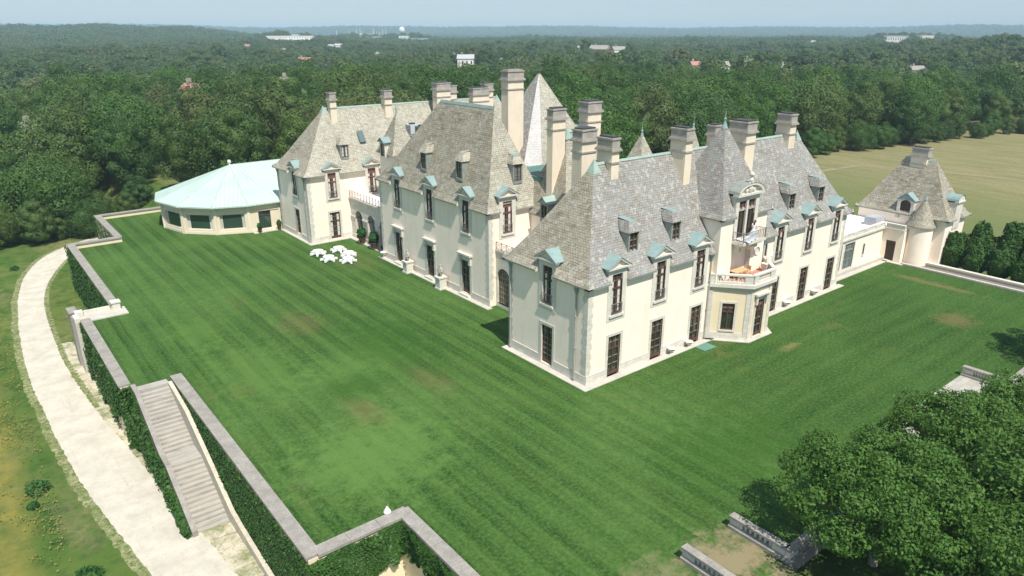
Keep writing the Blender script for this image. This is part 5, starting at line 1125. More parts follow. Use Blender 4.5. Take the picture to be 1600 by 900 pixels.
# far wood: one scattered object
def scatter(name, pts, protos, label):
    me = bpy.data.meshes.new(name); me.vertices.add(len(pts)); me.vertices.foreach_set('co', np.array([p[:3] for p in pts], np.float32).ravel())
    for an, j, ty in (('scl', 3, 'FLOAT'), ('rot', 4, 'FLOAT'), ('pick', 5, 'INT')):
        at = me.attributes.new(an, ty, 'POINT'); at.data.foreach_set('value', np.array([p[j] for p in pts], np.int32 if ty == 'INT' else np.float32))
    o = link(bpy.data.objects.new(name, me)); tag(o, label, 'wood', kind='stuff')
    col = bpy.data.collections.new(name + '_sources')
    for i, pm in enumerate(protos): q = bpy.data.objects.new('%s_source_%d' % (name, i), pm); col.objects.link(q)
    ng = bpy.data.node_groups.new(name, 'GeometryNodeTree'); ng.interface.new_socket('Geometry', in_out='INPUT', socket_type='NodeSocketGeometry'); ng.interface.new_socket('Geometry', in_out='OUTPUT', socket_type='NodeSocketGeometry')
    N_ = ng.nodes; gi = N_.new('NodeGroupInput'); go = N_.new('NodeGroupOutput'); ip = N_.new('GeometryNodeInstanceOnPoints'); ci = N_.new('GeometryNodeCollectionInfo')
    ci.inputs['Collection'].default_value = col; ci.inputs['Separate Children'].default_value = True; ci.inputs['Reset Children'].default_value = True
    def attr(nm, ty): a = N_.new('GeometryNodeInputNamedAttribute'); a.data_type = ty; a.inputs[0].default_value = nm; return [s for s in a.outputs if s.enabled][0]
    cx = N_.new('ShaderNodeCombineXYZ'); ng.links.new(attr('rot', 'FLOAT'), cx.inputs[2]); cs = N_.new('ShaderNodeCombineXYZ'); sa = attr('scl', 'FLOAT')
    for k in range(3): ng.links.new(sa, cs.inputs[k])
    ng.links.new(gi.outputs[0], ip.inputs['Points']); ng.links.new(ci.outputs[0], ip.inputs['Instance']); ip.inputs['Pick Instance'].default_value = True
    ng.links.new(attr('pick', 'INT'), ip.inputs['Instance Index']); ng.links.new(cx.outputs[0], ip.inputs['Rotation']); ng.links.new(cs.outputs[0], ip.inputs['Scale'])
    ng.links.new(ip.outputs[0], go.inputs[0]); md2 = o.modifiers.new('scatter', 'NODES'); md2.node_group = ng
    return o
midp = []
for i in range(5):
    rx, rz, zc = specs[i][:3]; me = crown_mesh('mid_crown', 60 + i, rx, rz, zc, 20, 190, .46, M['leaf_far'], .40, flat=-.3, spread=.13); midp.append(core_join(me, rx, rz, zc, i))
pts = [(x, y, float(height(x, y)) - 2.0, trng.uniform(.74, 1.02) + .4 * trng.random() ** 3, trng.uniform(0, 6.28), trng.randrange(5)) for d, x, y in rest]
scatter('middle_wood', pts, midp, 'unbroken green treetops of the wood beyond the near trees')
farp = []
for i in range(4):
    rx, rz, zc = specs[i][:3]; me = crown_mesh('far_crown', 80 + i, rx * 1.1, rz, zc, 14, 60, .8, M['leaf_far'], .42, flat=-.1, spread=.12); farp.append(core_join(me, rx * 1.25, rz * 1.1, zc, i))
pts = []; d = 1150.
frs = random.Random(5)
while d < 6600:
    step = 10.5 + (d - 1150) * .0085; k = int(1.36 * d / step); a0 = PSI - .68
    for i in range(k):
        a = a0 + 1.36 * (i + frs.random()) / k; dd_ = d + frs.uniform(-.5, .5) * step; x, y = CAM.x + dd_ * math.cos(a), CAM.y + dd_ * math.sin(a)
        skip = False
        for (hx, hy), hh in zip(HP, HOUSES):
            if hh[1] > 900:
                ex, ey = x - hx, y - hy; ux, uy = math.cos(a), math.sin(a); al = -(ex * ux + ey * uy); ac = abs(-ex * uy + ey * ux)
                if -hh[3] < al < 120 + hh[1] * .05 and ac < hh[2] * .5 + 2: skip = True; break
        if skip: continue
        s = step / 10.5 * frs.uniform(.8, 1.25); pts.append((x, y, float(height(x, y)) - .5 - 14.5 * (s - 1), s, frs.uniform(0, 6.28), frs.randrange(4)))
    d += step * .95
scatter('distant_wood', pts, farp, 'hazy distant woods running out to the horizon hills')
print('TREES', len(near), len(rest), len(pts))

# near broad-leaved trees at the bottom right
nb = []
for i in range(2):
    me = crown_mesh('crown', 140 + i, 5.1, 2.6, 4.7, 120, 520, .105, M['leaf_near'], .19, flat=-.5, spread=.6, knob=.62); core_join(me, 4.2, 2.0, 4.7, i + 50); nb.append((me, trunk_mesh('trunk', 40 + i, 4.2, .28, M['bark_pale'], 7, 3.0)))
for i, (x, y, s, lb) in enumerate([(-1.2, -26.7, 1.0, 'nearest broad-leaved tree at the bottom, shading the dusty path'), (9.6, -27.4, .95, 'broad-leaved tree hiding the left half of the pale landing'), (6.5, -33.5, 1.1, 'broad-leaved tree filling the gap between the two nearest crowns'), (-.5, -36.0, 1.0, 'broad-leaved tree filling the bottom right corner'), (17.2, -30.0, .95, 'broad-leaved tree at the right edge below the pale landing'), (41, -27.8, 1.1, 'tree just beyond the right edge shading the lawn')]):
    root = empty('plane_tree', (x, y, -.8), lb, 'tree', 'broad-leaved trees below the south lawn', rz=i * 1.9); root.scale = (s, s, s)
    for nm, md2 in zip(('crown', 'trunk'), nb[i % 2]): o = link(bpy.data.objects.new(nm, md2)); o.parent = root
# rounded topiary shrubs
def shrub_mesh(name, seed, r, h, n, ls, mat, taper=.75):
    rs = np.random.RandomState(seed); q = rs.normal(size=(n, 3)); q /= np.linalg.norm(q, axis=1, keepdims=True); q[:, 2] = np.abs(q[:, 2]) * np.sign(rs.rand(n) - .25)
    lump = 1 + .10 * np.sin(q[:, 0] * 7 + seed) * np.sin(q[:, 1] * 6) + .07 * np.sin(q[:, 2] * 11 + seed)
    zf = (q[:, 2] + 1) / 2; wd = np.where(zf > .5, 1 - (zf - .5) * taper * .6, .95); P = np.stack([q[:, 0] * r * lump * wd, q[:, 1] * r * lump * wd, zf * h * lump], 1) * (.93 + .09 * rs.rand(n))[:, None]
    me = leaf_mesh(name, P, q + rs.normal(size=q.shape) * .5, ls, mat, rs)
    bm = bmesh.new(); bm.from_mesh(me); rr = bmesh.ops.create_icosphere(bm, subdivisions=2, radius=1)
    for v in rr['verts']: v.co = Vector((v.co.x * r * .86, v.co.y * r * .86, (v.co.z + 1) / 2 * h * .92))
    bm.to_mesh(me); bm.free(); return me
tops = [(63.4, -5.6, 1.5, 5.4, 'rounded dark shrub nearest the round turret'), (63.2, -8.4, 1.4, 4.7, 'grey-green rounded shrub, second from the turret in the front row'), (63.6, -11.2, 1.5, 5.0, 'rounded shrub in the middle of the front row beside the paved walk'), (63.2, -14.0, 1.5, 4.2, 'rounded shrub, fourth of the front row beside the paved walk'), (63.4, -17.0, 1.6, 4.0, 'low rounded shrub at the right edge of the front row'),
    (67.4, -7.2, 1.7, 6.0, 'tall pointed shrub behind the front row, nearest the pavilion corner'), (68.2, -10.6, 1.6, 6.9, 'tall shrub second in the back row'), (68.4, -13.8, 1.7, 7.2, 'tallest conical shrub at the back of the shrubbery'), (67.4, -17.2, 1.6, 5.2, 'lower shrub toward the right end of the back row'), (67.2, -20.8, 1.7, 4.5, 'last shrub at the right end of the back row')]
for i, (x, y, r, h, lb) in enumerate(tops):
    o = link(bpy.data.objects.new('clipped_shrub', shrub_mesh('clipped_shrub', i, r, h, 3600, .17, M['leaf_topiary']))); o.location = (x, y, -.8); tag(o, lb, 'shrub', 'clipped shrubs beside the corner pavilion')
# ivy sheets
def ivy(name, F, a0, a1, zt, zb_fn, label, dens=26, thick=.35, ls=.17, seed=1, top_spill=True):
    rs = np.random.RandomState(seed); n = int((a1 - a0) * 6 * dens); a = a0 + (a1 - a0) * rs.rand(n); zb = np.array([zb_fn(t_) for t_ in a]) + .35 * np.sin(a * 3.1) + .2 * np.sin(a * 7.7)
    z = zt - (zt - zb) * rs.rand(n); keep = z > zb; a, z = a[keep], z[keep]; n = len(a)
    bulge = .12 + thick * (.5 + .5 * np.sin(a * 1.7 + z * 1.3)) * rs.rand(n)
    P = np.array([tuple(F.p(float(x), float(y_), float(d_))) for x, y_, d_ in zip(a, z, bulge)]); nn = np.tile(np.array(F.n), (n, 1)) + np.array([0, 0, .5]) + rs.normal(size=(n, 3)) * .45
    o = link(bpy.data.objects.new(name, leaf_mesh(name, P, nn, ls, M['leaf_ivy'], rs))); tag(o, label, 'ivy', kind='stuff'); return o
ivy('ivy', FX(-23.12), -94.5, -77.6, .5, lambda a: -6, 'ivy on the wall by the far drive bend', 14, seed=1)
ivy('ivy', FX(-29.48), -77.6, -47.0, .6, lambda a: -5.9 if a < -60 else -5.7, 'thick ivy on the long wall inside the drive curve', 45, seed=2)
ivy('ivy', FX(-32.78), -45.5, -25.0, .15, lambda a: -5.9 + (1.3 if int(a * .45) % 3 == 0 else 0) + (1.8 if a > -31 else 0) + 1.2 * math.sin(a * .9), 'ragged hanging ivy on the crumbling wall above the sandy verge', 42, seed=3)
ivy('ivy', FX(-32.02), -25.2, -9.0, .1, lambda a: -6.0, 'ivy bank on the outer side of the stone stairs', 48, seed=4, thick=.5)
ivy('ivy', Fr((0, 25.15, 0), (1, 0, 0), (0, -1, 0)), -33.0, -31.7, .15, lambda a: -6, 'ivy tuft on the wall end at the head of the stairs', 120, seed=9)
# trim ivy beside stairs so it follows the slope
o = bpy.data.objects['ivy.003'] if 'ivy.003' in bpy.data.objects else None
if o:
    me = o.data; co = np.zeros(len(me.vertices) * 3); me.vertices.foreach_get('co', co); co = co.reshape(-1, 3)
    ysl = np.array([8.9, 14.8, 16.6, 23.2, 25]); zsl = np.array([-5.4, -2.7, -2.65, .3, .35]); top = np.interp(co[:, 1], ysl, zsl)
    co[:, 2] = -6.0 + (co[:, 2] + 6.0) / 6.1 * (top + 6.0); me.vertices.foreach_set('co', co.astype(np.float32).ravel()); me.update()
ivy('ivy', FX(-28.63), -24.0, 6.2, .05, lambda a: -6.0, 'dense ivy between the stair parapet and the lawn coping', 70, seed=5, thick=.12, ls=.14)
ivy('ivy', Fr((0, -5.97, 0), (1, 0, 0), (0, -1, 0)), -28.85, -22.2, .05, lambda a: -6.0 + (a + 28.4) / 6.2 * 3.9, 'dense ivy on the short front corner wall', 150, seed=6, ls=.13)
ivy('ivy', FX(-22.2), 5.6, 30, .05, lambda a: -2.0 - (a - 5.6) * .0 - .5 * abs(math.sin(a * .8)), 'ivy fringe along the wall at the bottom edge', 60, seed=7, ls=.13)
# weeds and bushes on the rough ground
for i, (x, y, r, h, lb) in enumerate([(-40.4, 22.7, .75, .9, 'small dark green bush in the olive grass at the far left'), (-41.0, 20.6, .35, .4, 'low bush just below the larger one in the olive grass'), (-38.9, 9.2, .7, .5, 'low weedy bush near the bottom left edge of the drive'), (-35.8, 93.5, .6, .5, 'tiny bush beside the far drive bend')]):
    o = link(bpy.data.objects.new('wild_bush', crown_mesh('wild_bush', 30 + i, r * 1.1, h * .55, h * .3, 9, 70, .10, M['leaf_shrub'], .5, flat=-.1, spread=.9))); o.location = (x, y, -6); tag(o, lb, 'bush', 'wild bushes by the drive')
rs = np.random.RandomState(9); nT = 26000
gx_ = -39.4 - 12 * rs.rand(nT) ** .9; gy_ = -15 + 140 * rs.rand(nT); kp = (np.sin(gx_ * .9 + 1.3 * np.sin(gy_ * .21)) + np.sin(gy_ * .37 + gx_ * .6) + np.sin(gy_ * 1.3 + gx_) * .6 + rs.normal(size=nT) * .8) > .5; gx_, gy_ = gx_[kp], gy_[kp]; nT = len(gx_)
P = np.stack([gx_, gy_, -5.85 + .12 * rs.rand(nT)], 1); nn = rs.normal(size=(nT, 3)) * .8 + np.array([0, -.6, .6])
M['leaf_grass'] = leaf('rough_grass', [(.09, .14, .035), (.20, .19, .055), (.14, .17, .04)], .2, .8, .1)
o = link(bpy.data.objects.new('rough_grass', leaf_mesh('rough_grass', P, nn, .10, M['leaf_grass'], rs))); tag(o, 'rough olive grass left of the gravel drive', 'grass', kind='stuff')

# ================================================================== furniture and ornaments
def star_table():
    o = empty('picnic_table', (0, 0, 0)); m = MB(); m.lathe((0, 0, .3), [(.80, 0), (.86, .40), (.84, .46), (0, .47)], 20); m.build('table_top', M['white_paint'], o)
    m = MB(); m.lathe((0, 0, 0), [(.45, 0), (.4, .06), (.1, .12), (.09, .72)], 12); m.build('pedestal', M['white_paint'], o)
    for k in range(6):
        a = k * math.pi / 3; m = MB(); c, s = math.cos(a), math.sin(a); u = Vector((c, s, 0)); v = Vector((-s, c, 0))
        F = Fr((0, 0, 0), u, v); m.face([F.p(.7, .46, -.3), F.p(1.35, .42, -.17), F.p(1.35, .42, .17), F.p(.7, .46, .3)]); m.quad(F.p(1.35, .42, -.17), F.p(1.37, .1, -.14), F.p(1.37, .1, .14), F.p(1.35, .42, .17)); m.quad(F.p(.7, .46, -.3), F.p(.75, .22, -.26), F.p(1.37, .1, -.14), F.p(1.35, .42, -.17)); m.quad(F.p(.7, .46, .3), F.p(1.35, .42, .17), F.p(1.37, .1, .14), F.p(.75, .22, .26)); m.build('seat', M['white_paint'], o)
    return o
tb = star_table()
for i, (x, y, lb) in enumerate([(-2.0, 52.4, 'white star-shaped table set, leftmost on the lawn by the cream wall corner'), (1.0, 52.1, 'white star-shaped table set nearest the stone wall'), (-2.0, 48.9, 'white star-shaped table set, lower left of the group'), (1.1, 49.1, 'white star-shaped table set in the middle right of the group'), (-.2, 46.6, 'white star-shaped table set nearest the viewer')]):
    o = tb if i == 0 else copy_tree(tb); o.location = (x, y, 0); o.rotation_euler = (0, 0, i * .37); o.scale = (.88, .88, .88); tag(o, lb, 'table', 'white tables on the lawn')
def potted(x, y, z, s, lb, pm='pot'):
    o = empty('potted_plant', (x, y, z), lb, 'potted plant', 'potted plants by the walls'); m = MB(); m.lathe((0, 0, 0), [(0, 0), (.28 * s, 0), (.24 * s, .1 * s), (.42 * s, .65 * s), (.46 * s, .7 * s), (.4 * s, .72 * s), (0, .62 * s)], 14); m.build('pot', M[pm], o, smooth=False)
    q = link(bpy.data.objects.new('foliage', shrub_mesh('foliage', int(x * 7 + y), .5 * s, 1.25 * s, 500, .11 * s, M['leaf_shrub']))); q.parent = o; q.location = (0, 0, .62 * s)
potted(5.45, 53.4, .1, 1.35, 'leafy plant in a dark urn by the first arch of the arcade'); potted(5.5, 49.8, .1, 1.35, 'leafy plant in a dark urn between the second and third arches')
potted(-4.3, 69.0, .1, .8, 'small leafy plant left of the pavilion door'); potted(-1.2, 68.9, .1, .8, 'small leafy plant right of the pavilion door')
def urn(x, y, z, s, lb, mat='stone_white'):
    o = empty('urn', (x, y, z), lb, 'urn', 'stone urns along the walls'); m = MB(); m.lathe((0, 0, 0), [(0, 0), (.24, 0), (.24, .08), (.1, .16), (.1, .26)], 12); m.build('foot', M[mat], o)
    m = MB(); m.lathe((0, 0, .26), [(.1, 0), (.34, .18), (.44, .42), (.5, .46), (.42, .48), (.0, .34)], 14); m.build('bowl', M[mat], o); o.scale = (s, s, s)
urn(4.6, 45.2, .1, 1.1, 'white stone bowl at the left corner of the middle wing'); urn(11.3, -.45, .07, .9, 'grey stone urn right of the second ground-floor door'); urn(14.0, -.45, .07, .85, 'pale stone urn left of the green mat'); urn(31.6, -.45, .07, 1.0, 'grey stone urn just right of the bay'); urn(37.6, -.45, .07, 1.0, 'grey stone urn before the last two doors')
m = MB(); m.prism([(-.9, -.6), (.9, -.7), (.9, .55), (-.9, .6)], 0, .03); o = m.build('door_mat', mottled('green_mat', (.12, .26, .20), (.10, .22, .17), 2, .9)); o.location = (15.4, -1.45, .02); tag(o, 'green mat on the grass by the door next to the bay', 'mat')
# statues on pedestals
def statue(x, y, lb, seed):
    o = empty('statue', (x, y, 0), lb, 'statue', 'weathered stone statues on pedestals')
    m = MB(); m.box(-.5, .5, -.5, .5, 0, 1.45); m.box(-.58, .58, -.58, .58, 0, .2); m.box(-.6, .6, -.6, .6, 1.45, 1.62); m.build('pedestal', M['stone_white'], o)
    bm = bmesh.new(); sk = bm.verts.layers.skin.verify() if hasattr(bm.verts.layers, 'skin') else None
    J = [(0, 0, 1.7, .34), (0, 0, 2.1, .33), (0, 0, 2.55, .36), (0, 0, 2.85, .24), (0, 0, 3.0, .13), (0, 0, 3.22, .19), (0, 0, 3.42, .17), (.34, .0, 2.75, .16), (.5, .06, 2.4, .13), (.3, .3, 2.2, .1), (-.34, 0, 2.75, .16), (-.5, .08, 2.4, .13), (-.22, .34, 2.35, .1), (.2, .28, 1.95, .2), (-.2, .3, 1.95, .2)]
    E_ = [(0, 1), (1, 2), (2, 3), (3, 4), (4, 5), (5, 6), (3, 7), (7, 8), (8, 9), (3, 10), (10, 11), (11, 12), (1, 13), (1, 14)]
    vs = [bm.verts.new(j[:3]) for j in J]; [bm.edges.new((vs[a], vs[b])) for a, b in E_]
    for v, j in zip(vs, J): v[sk].radius = (j[3], j[3])
    vs[0][sk].use_root = True; me = bpy.data.meshes.new('figure'); bm.to_mesh(me); bm.free(); me.materials.append(M['statue'])
    q = link(bpy.data.objects.new('figure', me)); q.modifiers.new('s', 'SKIN').use_smooth_shade = True; q.modifiers.new('u', 'SUBSURF').levels = 1; q.parent = o; q.scale = (.82, .82, .86); q.location = (0, 0, .2); o.rotation_euler = (0, 0, R(90))
statue(4.05, 37.7, 'stone figure on a pedestal left of the middle door', 1); statue(4.0, 29.7, 'stone figure on a pedestal right of the middle door', 2)
# bay balcony: long table with chairs and a leaning stone piece
def box_chair(x, y, rz, lb):
    o = empty('chair', (x, y, 6.2), lb, 'chair', 'slatted wooden chairs on the bay balcony', rz=rz)
    m = MB(); m.box(-.24, .24, -.24, .24, .42, .47); m.build('seat', M['wood'], o)
    m = MB(); m.box(-.24, .24, .20, .25, .5, .98); m.build('backrest', M['wood'], o)
    for sx_ in (-.21, .21):
        for sy_ in (-.21, .21): m = MB(); m.box(sx_ - .025, sx_ + .025, sy_ - .025, sy_ + .025, 0, .42); m.build('leg', M['wood'], o)
o = empty('table', (20.6, -.9, 6.2), 'pale wooden table on the bay balcony under the arch', 'table'); m = MB(); m.box(-1.0, 1.0, -.5, .5, .72, .78); m.build('table_top', M['wood'], o)
for sx_ in (-.85, .85):
    for sy_ in (-.4, .4): m = MB(); m.box(sx_ - .04, sx_ + .04, sy_ - .04, sy_ + .04, 0, .72); m.build('leg', M['dark_wood'], o)
box_chair(20.0, -.1, 0, 'wooden chair behind the balcony table, left one'); box_chair(20.9, -.1, 0, 'wooden chair behind the balcony table, right one'); box_chair(21.95, -1.0, R(-90), 'wooden chair at the right end of the balcony table'); box_chair(20.4, -1.75, R(180), 'wooden chair in front of the balcony table')
o = empty('planter', (24.4, -1.5, 6.2), 'tapered stone planter with a driftwood branch on the bay balcony', 'planter'); m = MB(); m.lathe((0, 0, 0), [(0, 0), (.3, 0), (.5, .85), (.56, .9), (.46, .9), (0, .8)], 4, a0=math.pi / 4, a1=math.pi / 4 + 2 * math.pi); m.build('box', M['stone'], o)
m = MB(); m.bar((.1, 0, .7), (.8, -.1, 1.5), .10, 6, r2=.07); m.bar((.8, -.1, 1.5), (1.15, .1, 2.0), .11, 6, r2=.09); m.bar((.5, 0, 1.1), (.75, .25, .3), .09, 6, r2=.05); m.bar((.2, -.05, .8), (1.0, -.3, .35), .08, 6, r2=.05); m.bar((.3, 0, .9), (.15, .1, 1.5), .12, 6, r2=.08); m.build('branch', M['stone_white'], o)

# people on the upper balcony
def skin_obj(name, J, E_, mat, parent, lv=1):
    bm = bmesh.new(); sk = bm.verts.layers.skin.verify(); vs = [bm.verts.new(j[:3]) for j in J]; [bm.edges.new((vs[a], vs[b])) for a, b in E_]
    for v, j in zip(vs, J): v[sk].radius = (j[3], j[3] if len(j) < 5 else j[4])
    vs[0][sk].use_root = True; me = bpy.data.meshes.new(name); bm.to_mesh(me); bm.free(); me.materials.append(mat)
    q = link(bpy.data.objects.new(name, me)); q.modifiers.new('s', 'SKIN').use_smooth_shade = True; s = q.modifiers.new('u', 'SUBSURF'); s.levels = lv; s.render_levels = lv; q.parent = parent; return q
def hand(J, E_, root, p, d, sgn):
    d = Vector(d).normalized(); s = d.orthogonal().normalized()
    for k in range(4):
        b = len(J); o_ = s * (.028 * (k - 1.5)); q = Vector(p) + d * .07 + o_; J.append((*q, .011)); J.append((*(q + d * (.045 + .01 * (k in (1, 2))) + Vector((0, 0, -.02))), .009)); E_ += [(root, b), (b, b + 1)]
    b = len(J); q = Vector(p) + s * .045 * sgn + d * .03; J.append((*q, .012)); J.append((*(q + d * .035 + s * .02 * sgn), .010)); E_ += [(root, b), (b, b + 1)]
def person(x, y, z, rz, lb, kind, H_=1.7):
    o = empty('person', (x, y, z), lb, 'person', None, rz=rz); k = H_ / 1.75
    J = [(0, 0, .95, .13, .11), (0, .01, 1.15, .115, .09), (0, .01, 1.36, .15, .105), (0, 0, 1.46, .06), (0, .01, 1.53, .055), (0, .03, 1.62, .085, .10), (0, .03, 1.72, .075, .085)]
    E_ = [(0, 1), (1, 2), (2, 3), (3, 4), (4, 5), (5, 6)]
    for s in (-1, 1):
        b = len(J); J += [(.19 * s, 0, 1.40, .055), (.25 * s, .10, 1.16, .042), (.12 * s, .30, 1.10, .032), (.09 * s, .36, 1.10, .03)]; E_ += [(2, b), (b, b + 1), (b + 1, b + 2), (b + 2, b + 3)]
        hand(J, E_, b + 3, J[b + 3][:3], (-.3 * s, 1, 0), s)
        b = len(J); J += [(.09 * s, 0, .82, .085), (.10 * s, .02, .46, .06), (.10 * s, 0, .08, .04), (.10 * s, .13, .04, .035)]; E_ += [(0, b), (b, b + 1), (b + 1, b + 2), (b + 2, b + 3)]
    skin_obj('body', J, E_, M['skin'], o, 1)
    m = MB(); m.lathe((0, .0, 1.63), [(0, .16), (.07, .145), (.105, .07), (.108, 0), (.10, -.07), (.0, -.05)], 12, a0=math.pi * 1.02, a1=math.pi * 1.98, sy=1.05); m.lathe((0, .02, 1.68), [(0, .125), (.07, .10), (.10, .03), (.098, .0)], 12, sy=1.1)
    if kind == 'w': m.lathe((0, -.07, 1.5), [(.0, -.16), (.06, -.12), (.08, 0), (.06, .12), (0, .16)], 8, sy=.6)
    m.build('hair', M['hair' if kind == 'w' else 'hair_dark'], o, smooth=True)
    m = MB()
    for s in (-1, 1): m.lathe((.035 * s, .118, 1.645), [(0, -.012), (.012, 0), (0, .012)], 6)
    m.lathe((0, .13, 1.61), [(0, -.02), (.014, -.01), (0, .03)], 6); m.build('face_features', M['hair_dark'], o)
    if kind == 'w':
        m = MB(); m.lathe((0, 0, 0), [(.165, 1.03), (.15, 1.15), (.175, 1.3), (.19, 1.40), (.08, 1.47)], 14, sy=.72); m.build('blouse', M['blouse'], o, smooth=True)
        m = MB(); pr_ = [(.62, .02), (.52, .3), (.36, .65), (.22, .9), (.155, 1.06)]; nseg = 28
        for i in range(nseg):
            t0, t1 = 2 * math.pi * i / nseg, 2 * math.pi * (i + 1) / nseg
            for (r0, z0), (r1, z1) in zip(pr_, pr_[1:]):
                f = lambda r, t_: r * (1 + .10 * math.sin(7 * t_) * (r / .6))
                m.quad(*[(f(r, t_) * math.cos(t_), f(r, t_) * math.sin(t_) * .85, z_) for r, z_, t_ in ((r0, z0, t0), (r0, z0, t1), (r1, z1, t1), (r1, z1, t0))])
        m.build('skirt', M['dress'], o, smooth=True)
    else:
        m = MB(); m.lathe((0, 0, 0), [(.165, .88), (.15, 1.1), (.185, 1.3), (.20, 1.41), (.09, 1.48)], 14, sy=.75)
        for s in (-1, 1): m.bar((.2 * s, 0, 1.41), (.255 * s, .10, 1.16), .065, 8, r2=.052); m.bar((.255 * s, .10, 1.16), (.125 * s, .29, 1.10), .052, 8, r2=.042)
        m.build('shirt', M['blouse'], o, smooth=True); m = MB()
        for s in (-1, 1): m.bar((.09 * s, 0, .92), (.10 * s, .02, .46), .10, 10, r2=.08); m.bar((.10 * s, .02, .46), (.10 * s, 0, .08), .08, 10, r2=.065)
        m.lathe((0, 0, .8), [(.17, 0), (.17, .22)], 12, sy=.8); m.build('trousers', M['suit'], o, smooth=True)
    o.scale = (k, k, k); return o
wmn = person(21.65, -1.35, 10.25, R(-60), 'brown-haired woman in a pale dress with a long train on the upper balcony', 'w', 1.68)
man = person(22.15, -1.1, 10.25, R(118), 'dark-haired person in a white shirt close behind the woman on the balcony', 'm', 1.74)
m = MB(); rs2 = random.Random(4)
for i in range(12):
    for j in range(5):
        f = lambda i, j: (-.1 - i * .17, -.25 + (j - 2) * (.10 + .025 * i) + .05 * math.sin(i * 1.7 + j), .12 + .30 * max(0, 1 - i / 6) + .05 * math.sin(j * 2.2 + i))
        m.quad(f(i, j), f(i + 1, j), f(i + 1, j + 1), f(i, j + 1))
tr = m.build('dress_train', M['dress'], wmn, smooth=True); tr.rotation_euler = (0, 0, R(60))
# small hooded light by the coping corner, floodlights on the lawn
o = empty('garden_lamp', (-22.75, -5.0, 0), 'small white hooded lamp with pinkish base beside the front coping corner', 'lamp'); m = MB(); m.lathe((0, 0, .28), [(.2, 0), (.26, .04), (.2, .16), (.03, .46), (0, .48)], 10); m.build('hood', M['white_paint'], o); m = MB(); m.lathe((0, 0, 0), [(0, 0), (.14, 0), (.16, .2), (.1, .3)], 8); m.bar((.05, 0, .5), (.15, .1, .85), .012, 4); m.build('base', M['pink'], o)

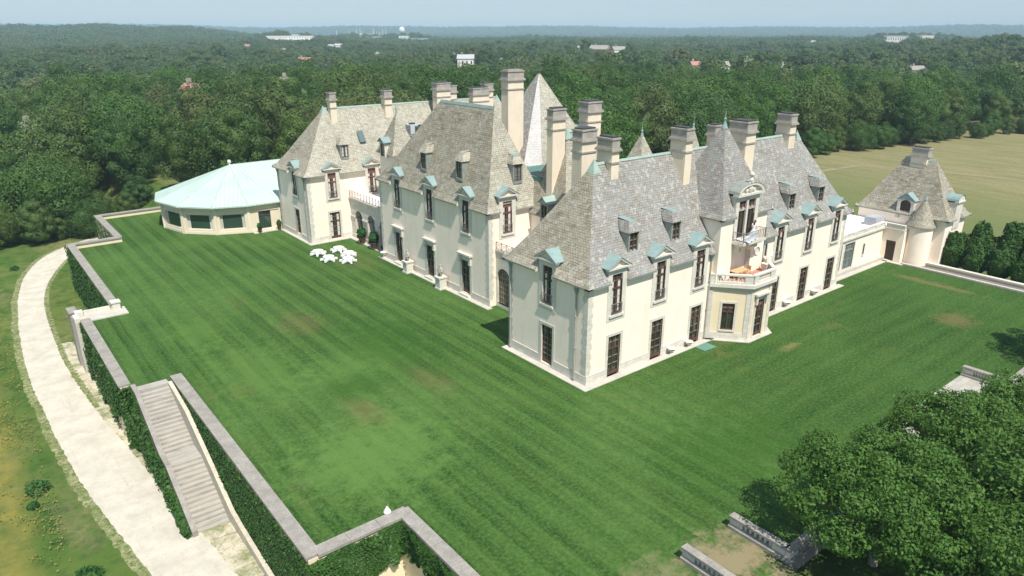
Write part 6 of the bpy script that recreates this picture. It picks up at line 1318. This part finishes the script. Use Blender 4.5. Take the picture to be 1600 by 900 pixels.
# ================================================================== distant houses, masts, water tower
dl = random.Random(3)
def side_words(c): return 'far left' if c < 200 else 'left' if c < 520 else 'left of centre' if c < 700 else 'above the chimneys' if c < 1000 else 'right of centre' if c < 1260 else 'right'
for i, (hh, (x, y)) in enumerate(zip(HOUSES, HP)):
    c, d, wd, dp, ht, bp, wm, rm, kd = hh; z = float(height(x, y)) - .5
    fin = {0: 'red-roofed white house among the treetops on the left', 1: 'pale gabled house above the mint roof', 2: 'low pale house at the far left edge'}.get(i, '%s %s in the distant woods, %s, number %d of the roofs counting outward' % ('long pale commercial building' if kd else 'pale gabled house', 'roof showing', side_words(c), i))
    fin = {3: 'white gabled house right of centre, largest of its cluster', 4: 'small cream house with red roof left of the largest white house', 5: 'narrow tall white house right of the largest white house', 6: 'long red-brick block above the slim chimneys', 7: 'pale block just right of the long red-brick block', 8: 'flat pale shed left of the long red-brick block', 9: 'pale house in the woods just left of the tall spire', 10: 'second pale house just above the tall spire', 11: 'pale house in the woods left of the tall chimney', 12: 'cream red-roofed house far above the slate ridge', 13: 'long white building below the masts, right one', 14: 'short white building beside the long one right of the masts', 15: 'long white shed at the foot of the masts', 16: 'long white shed at the foot of the left ridge', 17: 'shorter white shed at the left end below the ridge', 18: 'white flat building far right beside the dark hill', 19: 'white building where the road leaves the woods', 20: 'pale house on the dark right-hand hill', 21: 'white building strip left of the far cream block', 22: 'long cream block at the far end of the road gap', 23: 'tiny white house in the right-hand woods', 24: 'remote white building below the right horizon', 25: 'remote white building below the middle horizon'}.get(i, fin)
    if i >= NH: fin = 'tiny pale roof showing among the distant woods'
    o = empty('building' if kd else 'house', (x, y, z), fin, 'building' if kd else 'house', 'scattered distant roofs' if i >= NH else None, rz=PSI + R(90) + dl.uniform(-.5, .5))
    m = MB(); m.box(-wd / 2, wd / 2, -dp / 2, dp / 2, 0, ht); m.build('wall', M[wm], o)
    m = MB()
    if kd: m.box(-wd / 2 - .4, wd / 2 + .4, -dp / 2 - .4, dp / 2 + .4, ht, ht + .8)
    else:
        h2 = dp * .38; A = [(-wd / 2 - .5, -dp / 2 - .5, ht), (wd / 2 + .5, -dp / 2 - .5, ht), (wd / 2 + .5, dp / 2 + .5, ht), (-wd / 2 - .5, dp / 2 + .5, ht)]; r0, r1 = (-wd / 2 - .5, 0, ht + h2), (wd / 2 + .5, 0, ht + h2)
        m.quad(A[0], A[1], r1, r0); m.quad(A[2], A[3], r0, r1); m.face([A[3], A[0], r0]); m.face([A[1], A[2], r1])
    m.build('roof', M[rm], o)
    if not kd: m = MB(); m.box(wd * .2, wd * .2 + 1, -.6, .6, ht, ht + dp * .38 + 1.4); m.build('chimney', M['cap_stone'], o)
    nw = min(12, max(2, int(wd / 3.5))); m = MB(); m.box(-.5, .5, -.06, .06, ht * .45, ht * .8); w0 = None
    for k in range(nw):
        for s_ in (-1, 1):
            if w0 is None: w0 = m.build('window', M['glass'], o); c_ = w0
            else: c_ = w0.copy(); link(c_); c_.parent = o
            c_.location = (-wd / 2 + 1.6 + k * (wd - 2.2) / nw, s_ * dp / 2, 0)
mast0 = None
for k in range(16):
    c = 525 + k * 5.2 + dl.uniform(-1.5, 1.5); x, y = polar(c, 2350 + dl.uniform(-150, 150)); z = float(height(x, y))
    if mast0 is None: m = MB(); m.bar((0, 0, 0), (0, 0, 46), 1.1, 6, r2=.6); m.box(-4, 4, -.3, .3, 30, 31); mast0 = m.build('mast', M['white_paint']); o = mast0
    else: o = mast0.copy(); link(o)
    o.location = (x, y, z); o.scale = (1, 1, dl.uniform(.6, 1.1)); tag(o, 'pale thin mast in the cluster below the left horizon', 'mast', 'pale masts on the horizon')
for k in range(7):
    c = 528 + k * 9; x, y = polar(c, 2250); z = float(height(x, y)) + 4; m = MB(); m.box(-9, 9, -6, 6, 0, 22 + dl.uniform(-3, 8)); m.box(-6, 4, -4, 4, 14, 30); o = m.build('building', M['white_paint' if k % 2 else 'cream_panel']); o.location = (x, y, z); tag(o, 'pale block among the masts below the left horizon', 'building', 'blocks among the masts')
x, y = polar(628, 3600); z = float(height(x, y)); o = empty('water_tower', (x, y, z), 'white round water tower on the horizon', 'water tower'); o.scale = (1.35, 1.35, 1.5); m = MB(); m.lathe((0, 0, 36), [(0, -11), (7, -9), (11, 0), (7, 9), (0, 11)], 14); m.build('tank', M['white_paint'], o, smooth=True); m = MB(); m.bar((0, 0, 0), (0, 0, 28), 2.5, 8); m.build('shaft', M['white_paint'], o)

# ================================================================== haze
m = MB(); m.box(-7600, 7600, -7600, 7600, -60, 72); o = m.build('haze', plain('haze_air', (1, 1, 1))); tag(o, kind='stuff')
hm = o.data.materials[0]; nt = hm.node_tree; nt.nodes.remove(nt.nodes['Principled BSDF']); pvn = nt.nodes.new('ShaderNodeVolumePrincipled'); pvn.inputs['Density'].default_value = .00018; pvn.inputs['Color'].default_value = (.60, .83, 1, 1); pvn.inputs['Anisotropy'].default_value = -.1
nt.links.new(pvn.outputs[0], nt.nodes['Material Output'].inputs['Volume'])
